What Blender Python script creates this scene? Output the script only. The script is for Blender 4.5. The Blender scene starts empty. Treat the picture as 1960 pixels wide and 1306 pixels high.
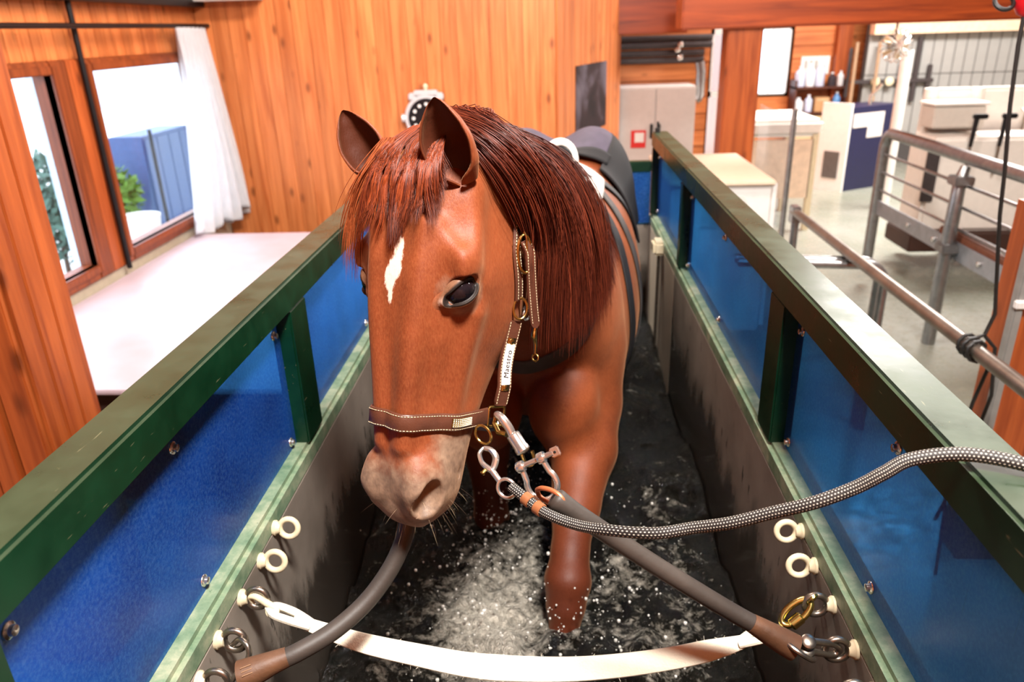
import bpy, bmesh, math, random
import numpy as np
from mathutils import Vector, Matrix

SC = bpy.context.scene
COL = SC.collection
CAMZ = 2.10            # lens height above the stable floor; "cam-level" z below is measured from it

# ------------------------------------------------------------------ camera
cd = bpy.data.cameras.new('camera'); cam = bpy.data.objects.new('camera', cd); COL.objects.link(cam)
Mx = np.array([[0.9983089, 0.0079172, 0.05759036], [0.05004817, 0.38691083, -0.92075794], [-0.02957215, 0.92208315, 0.38586029]])
mw = Matrix.Identity(4)
for i in range(3):
    for j in range(3): mw[i][j] = Mx[i, j]
mw.translation = (0, 0, CAMZ)
cam.matrix_world = mw
cd.sensor_fit = 'HORIZONTAL'; cd.sensor_width = 36.0; cd.lens = 36.0 * 1435.0 / 1960.0
cd.clip_start = 0.02; cd.clip_end = 200
cd.dof.use_dof = True; cd.dof.focus_distance = 1.15; cd.dof.aperture_fstop = 4.5
SC.camera = cam
SC.view_settings.view_transform = 'Standard'; SC.view_settings.look = 'None'
SC.view_settings.gamma = 1.0; SC.view_settings.use_curve_mapping = False
SC.view_settings.exposure = 0.0
cy = SC.cycles; cy.max_bounces = 5; cy.diffuse_bounces = 2; cy.glossy_bounces = 2; cy.transmission_bounces = 2; cy.transparent_max_bounces = 6; cy.caustics_reflective = False; cy.caustics_refractive = False

# ------------------------------------------------------------------ sky and lamps
W = bpy.data.worlds.new('sky'); SC.world = W; W.use_nodes = True
wn = W.node_tree.nodes; wl = W.node_tree.links
bg = wn['Background']
bg.inputs[0].default_value = (0.80, 0.90, 1.0, 1); bg.inputs[1].default_value = 5.0

def area(name, loc, target, sx, sy, power, color=(1, 1, 1)):
    l = bpy.data.lights.new(name, 'AREA'); l.shape = 'RECTANGLE'; l.size = sx; l.size_y = sy
    l.energy = power; l.color = color
    o = bpy.data.objects.new(name, l); COL.objects.link(o); o.location = loc
    d = Vector(target) - Vector(loc); o.rotation_euler = d.to_track_quat('-Z', 'Y').to_euler()
    return o
area('ceiling_lamp_front', (0.45, 0.0, 3.85), (-0.1, 1.5, 1.2), 0.45, 0.3, 245, (1, 0.96, 0.91))
area('ceiling_lamp_back', (-0.6, 4.2, 3.98), (-0.8, 5.2, 0), 1.6, 0.5, 230, (1, 0.93, 0.84))
area('ceiling_lamp_hall', (4.5, 8.6, 3.98), (4.5, 8.6, 0), 2.4, 1.4, 800, (1, 0.97, 0.93))

area('added_fill_side', (2.4, 2.6, 3.95), (2.0, 4.2, 0), 1.2, 0.5, 180, (1, 0.96, 0.9))  # added fill, brightens the white box front, rail and gate

# ------------------------------------------------------------------ helpers
def C(p): return Vector((p[0], p[1], p[2] + CAMZ))     # cam-level coordinates -> world

class MB:
    def __init__(s): s.v = []; s.f = []
    def add(s, v, f):
        o = len(s.v); s.v += [tuple(map(float, p)) for p in v]; s.f += [tuple(i + o for i in q) for q in f]; return s
    def box(s, lo, hi, M=None, bev=0.0):
        if bev > 0:
            bm = bmesh.new(); bmesh.ops.create_cube(bm, size=1)
            for v in bm.verts: v.co = Vector([(lo[i] + hi[i]) / 2 + v.co[i] * (hi[i] - lo[i]) for i in range(3)])
            bmesh.ops.bevel(bm, geom=bm.edges[:], offset=bev, segments=2, affect='EDGES')
            bm.verts.index_update()
            vs = [v.co.copy() for v in bm.verts]; fs = [[v.index for v in f.verts] for f in bm.faces]; bm.free()
        else:
            x0, y0, z0 = lo; x1, y1, z1 = hi
            vs = [Vector(p) for p in ((x0,y0,z0),(x1,y0,z0),(x1,y1,z0),(x0,y1,z0),(x0,y0,z1),(x1,y0,z1),(x1,y1,z1),(x0,y1,z1))]
            fs = [(0,3,2,1),(4,5,6,7),(0,1,5,4),(1,2,6,5),(2,3,7,6),(3,0,4,7)]
        if M is not None: vs = [M @ v for v in vs]
        return s.add(vs, fs)
    def tube(s, pts, r, seg=12, closed=False, cap=True, squash=None):
        P = [Vector(p) for p in pts]; n = len(P)
        R = [r] * n if not hasattr(r, '__len__') else list(r)
        T = []
        for i in range(n):
            a = P[(i - 1) % n] if (closed or i > 0) else P[i]; b = P[(i + 1) % n] if (closed or i < n - 1) else P[i]
            t = (b - a); T.append(t.normalized() if t.length > 1e-9 else Vector((0, 0, 1)))
        u = T[0].orthogonal().normalized(); U = [u]
        for i in range(1, n):
            u = U[-1] - T[i] * U[-1].dot(T[i]); U.append(u.normalized() if u.length > 1e-6 else T[i].orthogonal().normalized())
        if closed:      # undo the twist
            q = U[-1] - T[0] * U[-1].dot(T[0]); q.normalize()
            ang = math.atan2(q.cross(U[0]).dot(T[0]), q.dot(U[0]))
            U = [Matrix.Rotation(ang * i / n, 3, T[i]) @ U[i] for i in range(n)]
        vs = []
        for i in range(n):
            w_ = T[i].cross(U[i])
            for k in range(seg):
                a = 2 * math.pi * k / seg; vs.append(P[i] + (U[i] * math.cos(a) + w_ * math.sin(a)) * R[i])
        fs = []
        m = n if closed else n - 1
        for i in range(m):
            j = (i + 1) % n
            for k in range(seg):
                k2 = (k + 1) % seg; fs.append((i*seg+k, i*seg+k2, j*seg+k2, j*seg+k))
        if not closed and cap: fs.append(tuple(range(seg))[::-1]); fs.append(tuple((n-1)*seg + k for k in range(seg)))
        return s.add(vs, fs)
    def torus(s, c, R, r, n1, n2=None, seg=28, sec=10, ry=None):
        """ring with centre c, plane axes n1,n2, radii R,ry"""
        n1 = Vector(n1).normalized(); n2 = Vector(n2); n2 = (n2 - n1 * n2.dot(n1)).normalized(); ry = ry or R
        return s.tube([Vector(c) + n1 * (R * math.cos(2*math.pi*i/seg)) + n2 * (ry * math.sin(2*math.pi*i/seg)) for i in range(seg)], r, sec, closed=True)
    def cyl(s, a, b, r, r2=None, seg=20): return s.tube([a, b], [r, r if r2 is None else r2], seg)
    def lathe(s, o, axis, prof, seg=24):
        """prof: list of (distance along axis, radius)"""
        ax = Vector(axis).normalized(); u = ax.orthogonal().normalized(); w_ = ax.cross(u); vs = []; fs = []
        for h, r in prof:
            for k in range(seg):
                a = 2*math.pi*k/seg; vs.append(Vector(o) + ax*h + (u*math.cos(a) + w_*math.sin(a))*max(r, 1e-5))
        for i in range(len(prof) - 1):
            for k in range(seg):
                k2 = (k+1) % seg; fs.append((i*seg+k, i*seg+k2, (i+1)*seg+k2, (i+1)*seg+k))
        fs.append(tuple(range(seg))[::-1]); fs.append(tuple((len(prof)-1)*seg + k for k in range(seg)))
        return s.add(vs, fs)
    def strap(s, pts, nrm, width, thick, closed=False, side=None):
        """flat band along pts, face normal nrm[i]; width may be a list; rounded edges"""
        P = [Vector(p) for p in pts]; n = len(P)
        Wd = [width]*n if not hasattr(width, '__len__') else list(width)
        prof = [(-.5,-.25),(-.47,.32),(-.42,.5),(.42,.5),(.47,.32),(.5,-.25),(.42,-.5),(-.42,-.5)]
        m = len(prof); vs = []; fs = []
        for i in range(n):
            a = P[(i-1) % n] if (closed or i > 0) else P[i]; b = P[(i+1) % n] if (closed or i < n-1) else P[i]
            t = (b - a).normalized(); N = Vector(nrm[i]); N = (N - t*N.dot(t)).normalized(); S = t.cross(N)
            for x, y in prof: vs.append(P[i] + S*(x*Wd[i]) + N*(y*thick))
        for i in range(n if closed else n-1):
            j = (i+1) % n
            for k in range(m): k2 = (k+1) % m; fs.append((i*m+k, j*m+k, j*m+k2, i*m+k2))
        if not closed: fs.append(tuple(range(m))); fs.append(tuple((n-1)*m+k for k in range(m))[::-1])
        return s.add(vs, fs)
    def prism(s, poly, axis, t):
        """poly: list of 3d points (planar), extruded by vector axis*t"""
        n = len(poly); A = [Vector(p) for p in poly]; B = [p + Vector(axis)*t for p in A]
        return s.add(A + B, [tuple(range(n))[::-1], tuple(range(n, 2*n))] + [(i, (i+1) % n, n+(i+1) % n, n+i) for i in range(n)])
    def grid(s, rows, flip=False):
        n = len(rows); m = len(rows[0]); o = []
        for i in range(n-1):
            for j in range(m-1):
                q = (i*m+j, i*m+j+1, (i+1)*m+j+1, (i+1)*m+j); o.append(q[::-1] if flip else q)
        return s.add([p for r in rows for p in r], o)
    def mesh(s, name, mat=None, smooth=True):
        me = bpy.data.meshes.new(name); me.from_pydata(s.v, [], s.f); me.update()
        if mat is not None: me.materials.append(mat)
        if smooth: auto_smooth(me)
        return me
    def build(s, name, mat=None, parent=None, smooth=True):
        return link(name, s.mesh(name, mat, smooth), parent)

def auto_smooth(me, ang=35):
    bm = bmesh.new(); bm.from_mesh(me); bmesh.ops.recalc_face_normals(bm, faces=bm.faces)
    lim = math.radians(ang)
    for f in bm.faces: f.smooth = True
    for e in bm.edges:
        e.smooth = not (len(e.link_faces) == 2 and e.calc_face_angle(0) > lim)
    bm.to_mesh(me); bm.free()

def link(name, data, parent=None):
    o = bpy.data.objects.new(name, data); COL.objects.link(o)
    if parent is not None:
        o.parent = parent; o.matrix_parent_inverse = world_inv(parent)
    return o
def world_inv(p):
    m = Matrix.Identity(4); q = p
    while q is not None:
        m = q.matrix_parent_inverse @ q.matrix_basis @ m if q.parent is not None else q.matrix_basis @ m
        q = q.parent
    return m.inverted()
def tag(o, label=None, cat=None, group=None, kind=None):
    if label: o['label'] = label
    if cat: o['category'] = cat
    if group: o['group'] = group
    if kind: o['kind'] = kind
    return o
def thing(name, loc, label, cat, group=None):
    o = bpy.data.objects.new(name, None); COL.objects.link(o); o.location = loc; o.empty_display_size = .05
    return tag(o, label, cat, group)
def copy_tree(o, parent=None, M=None):
    c = o.copy(); COL.objects.link(c)
    if parent is not None: c.parent = parent
    if M is not None: c.matrix_basis = M @ c.matrix_basis
    for ch in list(o.children): copy_tree(ch, c)
    return c

# ------------------------------------------------------------------ materials
class NT:
    def __init__(s, name):
        s.m = bpy.data.materials.new(name); s.m.use_nodes = True; s.t = s.m.node_tree
        s.b = s.t.nodes['Principled BSDF']; s.out = s.t.nodes['Material Output']
    def n(s, typ, **kw):
        nd = s.t.nodes.new(typ)
        for k, v in kw.items():
            if k.startswith('i_'):
                key = k[2:]; key = int(key) if key.isdigit() else key.replace('_', ' ')
                nd.inputs[key].default_value = v
            else: setattr(nd, k, v)
        return nd
    def l(s, a, b):
        a = a if hasattr(a, 'is_linked') else a.outputs[0]; s.t.links.new(a, b)
    def noise(s, scale, detail=4, rough=.55, vec=None, dist=0):
        nd = s.n('ShaderNodeTexNoise', i_Scale=scale, i_Detail=detail, i_Roughness=rough, i_Distortion=dist)
        if vec is not None: s.l(vec, nd.inputs['Vector'])
        return nd
    def coords(s, kind='Object', scale=(1, 1, 1), rot=(0, 0, 0)):
        tc = s.n('ShaderNodeTexCoord'); mp = s.n('ShaderNodeMapping'); mp.inputs['Scale'].default_value = scale; mp.inputs['Rotation'].default_value = rot
        s.l(tc.outputs[kind], mp.inputs['Vector']); return mp
    def ramp(s, fac, stops):
        r = s.n('ShaderNodeValToRGB'); e = r.color_ramp.elements
        while len(e) < len(stops): e.new(.5)
        for i, (p, c) in enumerate(stops):
            e[i].position = p; e[i].color = (c[0], c[1], c[2], 1) if hasattr(c, '__len__') else (c, c, c, 1)
        s.l(fac, r.inputs[0]); return r
    def mix(s, fac, a, b, mode='MIX'):
        m = s.n('ShaderNodeMix', data_type='RGBA', blend_type=mode)
        for sock, v in ((m.inputs[0], fac), (m.inputs[6], a), (m.inputs[7], b)):
            if hasattr(v, 'outputs') or hasattr(v, 'is_linked'): s.l(v, sock)
            elif hasattr(v, '__len__'): sock.default_value = (v[0], v[1], v[2], 1)
            else: sock.default_value = v
        return m.outputs[2]
    def bump(s, h, strength=.3, dist=.002):
        b = s.n('ShaderNodeBump', i_Strength=strength, i_Distance=dist); s.l(h, b.inputs['Height']); s.l(b, s.b.inputs['Normal']); return b
    def set(s, **kw):
        for k, v in kw.items():
            sk = s.b.inputs[k.replace('_', ' ')]
            if hasattr(v, 'outputs') or hasattr(v, 'is_linked'): s.l(v, sk)
            elif hasattr(v, '__len__'): sk.default_value = (v[0], v[1], v[2], 1) if len(v) == 3 else v
            else: sk.default_value = v
        return s
def srgb(r, g, b):
    f = lambda c: ((c/255+.055)/1.055)**2.4 if c/255 > .04045 else c/255/12.92
    return (f(r), f(g), f(b))
MATS = {}
def plain(name, col, rough=.5, metal=0, var=.12, scale=18, bump=0.0, bscale=60, **kw):
    """simple procedural surface: base colour with a soft noise variation"""
    if name in MATS: return MATS[name]
    t = NT(name); co = t.coords('Object')
    nz = t.noise(scale, 5, .6, co)
    lo = tuple(c*(1-var) for c in col); hi = tuple(min(1, c*(1+var)) for c in col)
    t.set(Base_Color=t.ramp(nz, [(.3, lo), (.7, hi)]), Roughness=rough, Metallic=metal, **kw)
    if bump: t.bump(t.noise(bscale, 4, .6, co), bump, .002)
    MATS[name] = t.m; return t.m
def wood(name, base, dark, axis=2, rough=.42, knots=True, across=26, bdist=.0015, k_amt=.8):
    """board wood: grain runs along the given object axis, one tint for each board"""
    if name in MATS: return MATS[name]
    t = NT(name); oi = t.n('ShaderNodeObjectInfo'); tc = t.n('ShaderNodeTexCoord')
    off = t.n('ShaderNodeVectorMath', operation='ADD'); t.l(tc.outputs['Object'], off.inputs[0])
    cmb = t.n('ShaderNodeVectorMath', operation='SCALE'); t.l(oi.outputs['Location'], cmb.inputs[0]); cmb.inputs['Scale'].default_value = 3.7
    rn = t.n('ShaderNodeCombineXYZ'); mu = t.n('ShaderNodeMath', operation='MULTIPLY'); t.l(oi.outputs['Random'], mu.inputs[0]); mu.inputs[1].default_value = 37.0
    for i in range(3): t.l(mu, rn.inputs[i])
    t.l(rn, off.inputs[1])
    sc = [across, across, across]; sc[axis] = across*.05
    mp = t.n('ShaderNodeMapping'); mp.inputs['Scale'].default_value = sc; t.l(off, mp.inputs['Vector'])
    g = t.noise(1.0, 6, .6, mp, .6)
    sc2 = [9, 9, 9]; sc2[axis] = .8
    mp2 = t.n('ShaderNodeMapping'); mp2.inputs['Scale'].default_value = sc2; t.l(off, mp2.inputs['Vector'])
    g2 = t.noise(1.0, 3, .5, mp2, .3)
    col = t.ramp(g, [(.28, dark), (.62, base)])
    tint = t.ramp(g2, [(.3, (.78, .74, .70)), (.7, (1.08, 1.06, 1.04))])
    c2 = t.mix(1.0, col.outputs[0], tint.outputs[0], 'MULTIPLY')
    tr = t.ramp(oi.outputs['Random'], [(0, (.86, .84, .82)), (1, (1.06, 1.05, 1.05))])
    c3 = t.mix(1.0, c2, tr.outputs[0], 'MULTIPLY')
    if knots:
        sc3 = [7, 7, 7]; sc3[axis] = 3.2
        mp3 = t.n('ShaderNodeMapping'); mp3.inputs['Scale'].default_value = sc3; t.l(off, mp3.inputs['Vector'])
        vo = t.n('ShaderNodeTexVoronoi', i_Scale=1.0, i_Randomness=1.0); t.l(mp3, vo.inputs['Vector'])
        kr = t.ramp(vo.outputs['Distance'], [(.06, k_amt), (.19, 0.0)])
        c3 = t.mix(kr.outputs[0], c3, tuple(d*.38 for d in dark))
    t.set(Base_Color=c3, Roughness=rough); t.bump(g, .25, bdist)
    MATS[name] = t.m; return t.m
# ================================================================== the building
OR = srgb(224, 138, 80); ORD = srgb(186, 98, 46)
WALLW = wood('stained_pine', OR, ORD, 2)
WALLH = wood('stained_pine_lying', OR, ORD, 0)
POSTW = wood('stained_spruce_post', srgb(190, 98, 46), srgb(140, 60, 22), 2)
BEAMW = wood('stained_beam', srgb(176, 78, 28), srgb(118, 42, 12), 0, knots=False)
FRAMEW = wood('window_frame_wood', srgb(150, 74, 34), srgb(98, 42, 16), 2, knots=False)
BLACKM = plain('black_iron', srgb(22, 20, 22), .45, .4, .2)
WHITEP = plain('white_enamel', srgb(232, 228, 224), .4, 0, .04)
t = NT('polished_concrete'); co = t.coords('Object'); n = t.noise(.9, 6, .6, co); n2 = t.noise(14, 6, .7, co)
t.set(Base_Color=t.mix(t.ramp(n2, [(.3, .0), (.8, .5)]).outputs[0], t.ramp(n, [(.3, srgb(118, 122, 104)), (.7, srgb(150, 148, 138))]).outputs[0], srgb(100, 108, 104)), Roughness=t.ramp(n2, [(.3, .18), (.7, .4)]), Specular_IOR_Level=.5); FLOORM = t.m
PLAST = plain('white_ceiling', srgb(214, 206, 196), .8, 0, .03)
def struct(name, mb, mat, parent=None, smooth=False): 
    o = mb.build(name, mat, parent, smooth); tag(o, kind='structure'); return o
floor = struct('floor', MB().box((-3.06, -1.3, -.12), (9.4, 13.0, 0)), FLOORM)
ceiling = struct('ceiling', MB().box((-3.1, -1.2, 4.02), (9.4, 13.2, 4.14)), WALLH)
# one board mesh for each length, shared
BOARDS = {}
def board(parent, origin, ux, width, z0, z1, mat, gap=.003, th=.018, name='board'):
    """vertical tongue-and-groove board; ux = unit vector along the wall (x,y)"""
    key = (round(width, 3), round(z1-z0, 3), mat.name)
    if key not in BOARDS:
        BOARDS[key] = MB().box((gap/2, -th, 0), (width-gap/2, 0, z1-z0), bev=.003).mesh(name, mat, False)
    o = link(name, BOARDS[key], parent); ang = math.atan2(ux[1], ux[0])
    o.matrix_parent_inverse = Matrix.Identity(4)
    o.matrix_basis = parent.matrix_basis.inverted() @ Matrix.Translation((origin[0], origin[1], z0)) @ Matrix.Rotation(ang, 4, 'Z')
    return o
def board_wall(name, p0, p1, z0, z1, mat, pitch=.133, back=.10):
    p0 = Vector((p0[0], p0[1], 0)); p1 = Vector((p1[0], p1[1], 0)); d = (p1-p0); L = d.length; d.normalize(); n = Vector((-d.y, d.x, 0))
    a = [p0+n*.002, p1+n*.002, p1+n*back, p0+n*back]
    o = struct(name, MB().prism([(p.x, p.y, z0) for p in a], (0, 0, 1), z1-z0), BLACKM)
    k = int(math.ceil(L/pitch))
    for i in range(k):
        w_ = min(pitch, L-i*pitch)
        if w_ > .02: board(o, p0+d*(i*pitch), (d.x, d.y), w_, z0, z1, mat)
    return o
board_wall('wall_back', (-2.9, 6.5), (.02, 6.5), 0, 4.02, WALLW)
board_wall('wall_corner', (.02, 6.5), (.680, 8.31), 0, 4.02, WALLW, .15)
# left wall: boards above the windows, low plinth below, solid ends
o = struct('wall_left', MB().box((-3.06, 3.3, CAMZ-.10), (-2.905, 6.62, 4.02)), BLACKM)
y = 3.7
while y < 6.48: board(o, (-2.9, y+.108), (0, -1), .108, CAMZ-.10, 4.02, WALLW); y += .108
struct('wall_left_plinth', MB().box((-3.06, -1.2, 0), (-2.9, 6.62, CAMZ-1.40)), plain('plinth_render', srgb(196, 182, 160), .8, 0, .08))
struct('wall_left_front', MB().box((-3.06, -1.2, CAMZ-1.40), (-2.9, 3.45, 4.02)), POSTW)
struct('wall_left_end', MB().box((-3.06, 6.40, CAMZ-1.40), (-2.9, 6.62, CAMZ-.10)), WALLW)
GLASS = None
t = NT('window_glass'); tr = t.n('ShaderNodeBsdfTransparent'); tr.inputs[0].default_value = (.96, .98, 1, 1); gl = t.n('ShaderNodeBsdfGlossy', i_Roughness=.02)
lw = t.n('ShaderNodeLayerWeight', i_Blend=.5); fr = t.n('ShaderNodeMath', operation='POWER'); t.l(lw.outputs['Facing'], fr.inputs[0]); fr.inputs[1].default_value = 4.0; nz = t.noise(3, 2, .5, t.coords('Object')); mx = t.n('ShaderNodeMixShader')
mm = t.n('ShaderNodeMath', operation='MULTIPLY'); t.l(fr, mm.inputs[0]); t.l(t.ramp(nz, [(.3, .55), (.7, .65)]), mm.inputs[1])
t.l(mm, mx.inputs[0]); t.l(tr, mx.inputs[1]); t.l(gl, mx.inputs[2]); t.l(mx, t.out.inputs[0]); GLASS = t.m
def window(name, y0, y1, gy0, gy1, gz0=-1.31, gz1=-.175):
    """y0..y1 outer frame, gy0..gy1 glass"""
    o = struct(name, MB().box((-2.955, gy0-.01, CAMZ+gz0-.01), (-2.947, gy1+.01, CAMZ+gz1+.01)), GLASS)
    f = MB(); x0, x1 = -3.0, -2.875
    for a, b, c, d in ((y0, gy0, -1.40, -.10), (gy1, y1, -1.40, -.10)): struct('jamb', MB().box((x0, a, CAMZ+c), (x1, b, CAMZ+d), bev=.008), FRAMEW, o)
    struct('sill', MB().box((x0, gy0, CAMZ-1.40), (x1, gy1, CAMZ+gz0), bev=.008), FRAMEW, o)
    struct('head', MB().box((x0, gy0, CAMZ+gz1), (x1, gy1, CAMZ-.10), bev=.008), FRAMEW, o)
    xs = -2.865
    for a, b, c, d in ((gy0-.055, gy0, gz0-.05, gz1+.05), (gy1, gy1+.055, gz0-.05, gz1+.05), (gy0, gy1, gz0-.05, gz0), (gy0, gy1, gz1, gz1+.05)):
        MB().box((-2.93, a, CAMZ+c), (xs, b, CAMZ+d), bev=.006).build('sash', FRAMEW, o)
    return o
window('window_1', 3.45, 4.58, 3.60, 4.42)
window('window_2', 4.70, 6.40, 4.83, 6.24)
struct('trim_1', MB().box((-2.93, 4.58, CAMZ-1.40), (-2.88, 4.70, CAMZ-.10), bev=.006), POSTW)
rod = MB().cyl((-2.86, 4.72, CAMZ-1.42), (-2.86, 4.72, 4.02), .017, seg=14).build('wall_pole', BLACKM); tag(rod, 'thin black vertical pole between the two windows', 'pole')
rod = MB().cyl((-2.80, 3.3, CAMZ+.085), (-2.80, 6.49, CAMZ+.085), .016, seg=14).build('curtain_rail', BLACKM); tag(rod, 'thin black curtain rail above the windows', 'curtain rail')
struct('trim_2', MB().box((-2.9, 3.3, CAMZ+.225), (-2.80, 6.5, CAMZ+.30)), BLACKM)
bl = MB().box((-2.84, 6.28, CAMZ+.262), (-2.30, 6.478, CAMZ+.40), bev=.01).build('wall_unit', WHITEP); tag(bl, 'white box mounted high in the corner of the pine wall', 'wall unit')
# curtain
t = NT('white_voile'); nz = t.noise(60, 3, .6, t.coords('Object', (1, 1, .2)))
t.set(Base_Color=t.ramp(nz, [(.3, srgb(226, 226, 230)), (.7, srgb(244, 244, 246))]), Roughness=.8)
tl = t.n('ShaderNodeBsdfTranslucent'); tl.inputs[0].default_value = (.9, .93, 1, 1); mx = t.n('ShaderNodeMixShader'); mx.inputs[0].default_value = .45; t.l(t.b, mx.inputs[1]); t.l(tl, mx.inputs[2]); t.l(mx, t.out.inputs[0]); VOILE = t.m
rows = []; nu, nv_ = 90, 44
for j in range(nv_):
    tt = j/(nv_-1); z = .075-tt*1.53; row = []
    y0 = 5.90-.02*tt-.30*tt**2.2; y1 = 6.40+.04*tt
    for i in range(nu):
        s = i/(nu-1); amp = .022+.05*tt
        x = -2.80+.10*tt*s+amp*math.sin(s*6*2*math.pi+1.1*math.sin(3*tt))+.012*math.sin(s*34+4*tt)
        zz = z+(.05*math.sin(s*5.2*math.pi+.7)+.05*s)*tt**3
        if tt > .93: zz = max(zz, CAMZ*-1+CAMZ-1.445)
        row.append((max(x, -2.865), y0+(y1-y0)*s, CAMZ+zz))
    rows.append(row)
cu = MB().grid(rows).build('curtain', VOILE); so = cu.modifiers.new('thick', 'SOLIDIFY'); so.thickness = .003
tag(cu, 'white curtain gathered to the side of the window by the pine wall', 'curtain')
# raised platform beside the tank
t = NT('pale_rubber_top'); co = t.coords('Object'); n = t.noise(1.2, 4, .6, co); n2 = t.noise(90, 3, .6, co)
t.set(Base_Color=t.ramp(n, [(.3, srgb(192, 172, 178)), (.7, srgb(214, 202, 214))]), Roughness=.36, Specular_IOR_Level=.5); t.bump(n2, .05, .0008); PLATM = t.m
pf = thing('platform', (-1.8, 4.3, 0), 'low platform with a pale pinkish top beside the windows', 'platform')
MB().box((-2.86, 2.92, CAMZ-1.475), (-.70, 5.73, CAMZ-1.45), bev=.006).build('deck', PLATM, pf)
MB().box((-2.80, 3.02, .0), (-.72, 5.66, CAMZ-1.475)).build('base', plain('deck_shade_base', srgb(54, 32, 24), .7), pf)  # shadow under the deck put into the dark colour of the base
# boarded pillar at the near left
pl = struct('wall_pillar', MB().box((-2.9, 2.02, 0), (-1.632, 2.29, 4.02)), POSTW)
x = -1.625
for i, w_ in enumerate((.105, .085, .12, .10, .11, .12, .10, .12, .12, .12, .12, .12)):
    b = MB().box((x-w_+.004, 1.985 if i % 2 else 1.998, 0), (x-.004, 2.02, 4.02), bev=.005).build('board', POSTW, pl)
    x -= w_
    if x < -2.75: break
# right side: post, beams, far walls
struct('trim_3', MB().box((1.40, 6.55, 0), (1.68, 6.80, 4.02), bev=.012), POSTW)
struct('trim_4', MB().box((1.02, 6.50, CAMZ-.06), (9.3, 6.85, CAMZ+.36), bev=.012), BEAMW)
struct('trim_5', MB().box((.55, 8.20, CAMZ-.10), (1.35, 8.50, CAMZ+.30), bev=.01), BEAMW)
o = struct('wall_far', MB().box((.3, 8.92, 0), (1.74, 9.02, 4.02)), BLACKM)
for k in range(22):
    z = .06+k*.18
    MB().box((.3, 8.90, z+.003), (1.72, 8.925, z+.177), bev=.004).build('board', WALLH, o)
struct('wall_far_side', MB().box((1.95, 8.9, 0), (2.05, 12.8, 4.02)), WALLW)
# hall end wall with window, boards and slatted cladding
o = struct('wall_hall', MB().box((1.9, 12.90, 0), (9.4, 13.0, CAMZ-1.12)), WALLH)
struct('wall_hall_upper', MB().box((1.9, 12.90, CAMZ-.14), (9.4, 13.0, 4.02)), WALLH)
for i, (a, b) in enumerate(((1.9, 3.18), (3.74, 9.4))):
    q = struct('wall_hall_pier', MB().box((a, 12.90, CAMZ-1.12), (b, 13.0, CAMZ-.14)), WALLH)
for k in range(11):
    z = .10+k*.20; 
    MB().box((3.78, 12.875, z+.004), (4.56, 12.905, z+.196), bev=.004).build('board', WALLH, o)
struct('trim_6', MB().box((4.40, 12.70, 0), (4.62, 12.90, 4.02), bev=.01), POSTW)
def win_simple(name, x0, x1, z0, z1, y, nx_):
    g = struct(name, MB().box((x0, y, CAMZ+z0), (x1, y+.008, CAMZ+z1)), GLASS)
    for a, b, c, d in ((x0-.04, x0+.02, z0-.04, z1+.04), (x1-.02, x1+.04, z0-.04, z1+.04), (x0, x1, z0-.04, z0+.02), (x0, x1, z1-.02, z1+.04)):
        MB().box((a, y-.03, CAMZ+c), (b, y+.04, CAMZ+d)).build('frame', WHITEP, g)
    for k in range(1, nx_): xx = x0+(x1-x0)*k/nx_; MB().box((xx-.012, y-.02, CAMZ+z0), (xx+.012, y+.03, CAMZ+z1)).build('muntin', WHITEP, g)
win_simple('window_3', 1.74, 1.93, -.75, -.12, 8.95, 1); win_simple('window_4', 3.18, 3.74, -1.12, -.14, 12.93, 2)
SLAT = plain('grey_slat', srgb(158, 156, 152), .5, .1, .06, 8)
o = struct('wall_cladding', MB().box((4.62, 12.08, 0), (9.3, 12.2, 4.02)), plain('dark_gap', srgb(70, 66, 64), .8))
sm_ = {}
x = 4.62
for k in range(30):
    for j in range(2):
        z0, z1 = ((.3, 1.28), (1.29, CAMZ-.25))[j]
        key = j
        if key not in sm_: sm_[key] = MB().box((.006, -.02, 0), (.150, 0, z1-z0), bev=.004).mesh('slat', SLAT, False)
        s_ = link('slat', sm_[key], o); s_.matrix_parent_inverse = Matrix.Identity(4); s_.location = (x, 12.08, z0)
    x += .156
struct('trim_7', MB().box((4.62, 11.9, CAMZ-.25), (9.3, 12.1, CAMZ-.08)), plain('pale_fascia', srgb(236, 200, 168), .6))
struct('wall_right', MB().box((9.3, -1.2, 0), (9.4, 13.0, 4.02)), PLAST)
# near right wooden pillar
pr = struct('wall_pillar_right', MB().box((1.66, 2.62, 0), (3.2, 2.76, CAMZ-.62)), POSTW)
MB().box((1.635, 2.59, .2), (1.665, 2.63, CAMZ-.55), bev=.004).build('edge_strip', plain('grey_edge', srgb(140, 138, 134), .5), pr)
MB().box((1.628, 2.575, CAMZ-.975), (1.675, 2.60, CAMZ-.945), bev=.004).build('clip', WHITEP, pr)

for k, (a, b) in enumerate(((2.02, 2.11), (2.11, 2.20), (2.20, 2.30))): MB().box((-1.634, a+.003, 0), (-1.620, b-.003, 4.02), bev=.004).build('board', POSTW, pl)
struct('wall_rear', MB().box((-3.06, -1.3, 0), (9.4, -1.2, 4.02)), WALLH)
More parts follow.
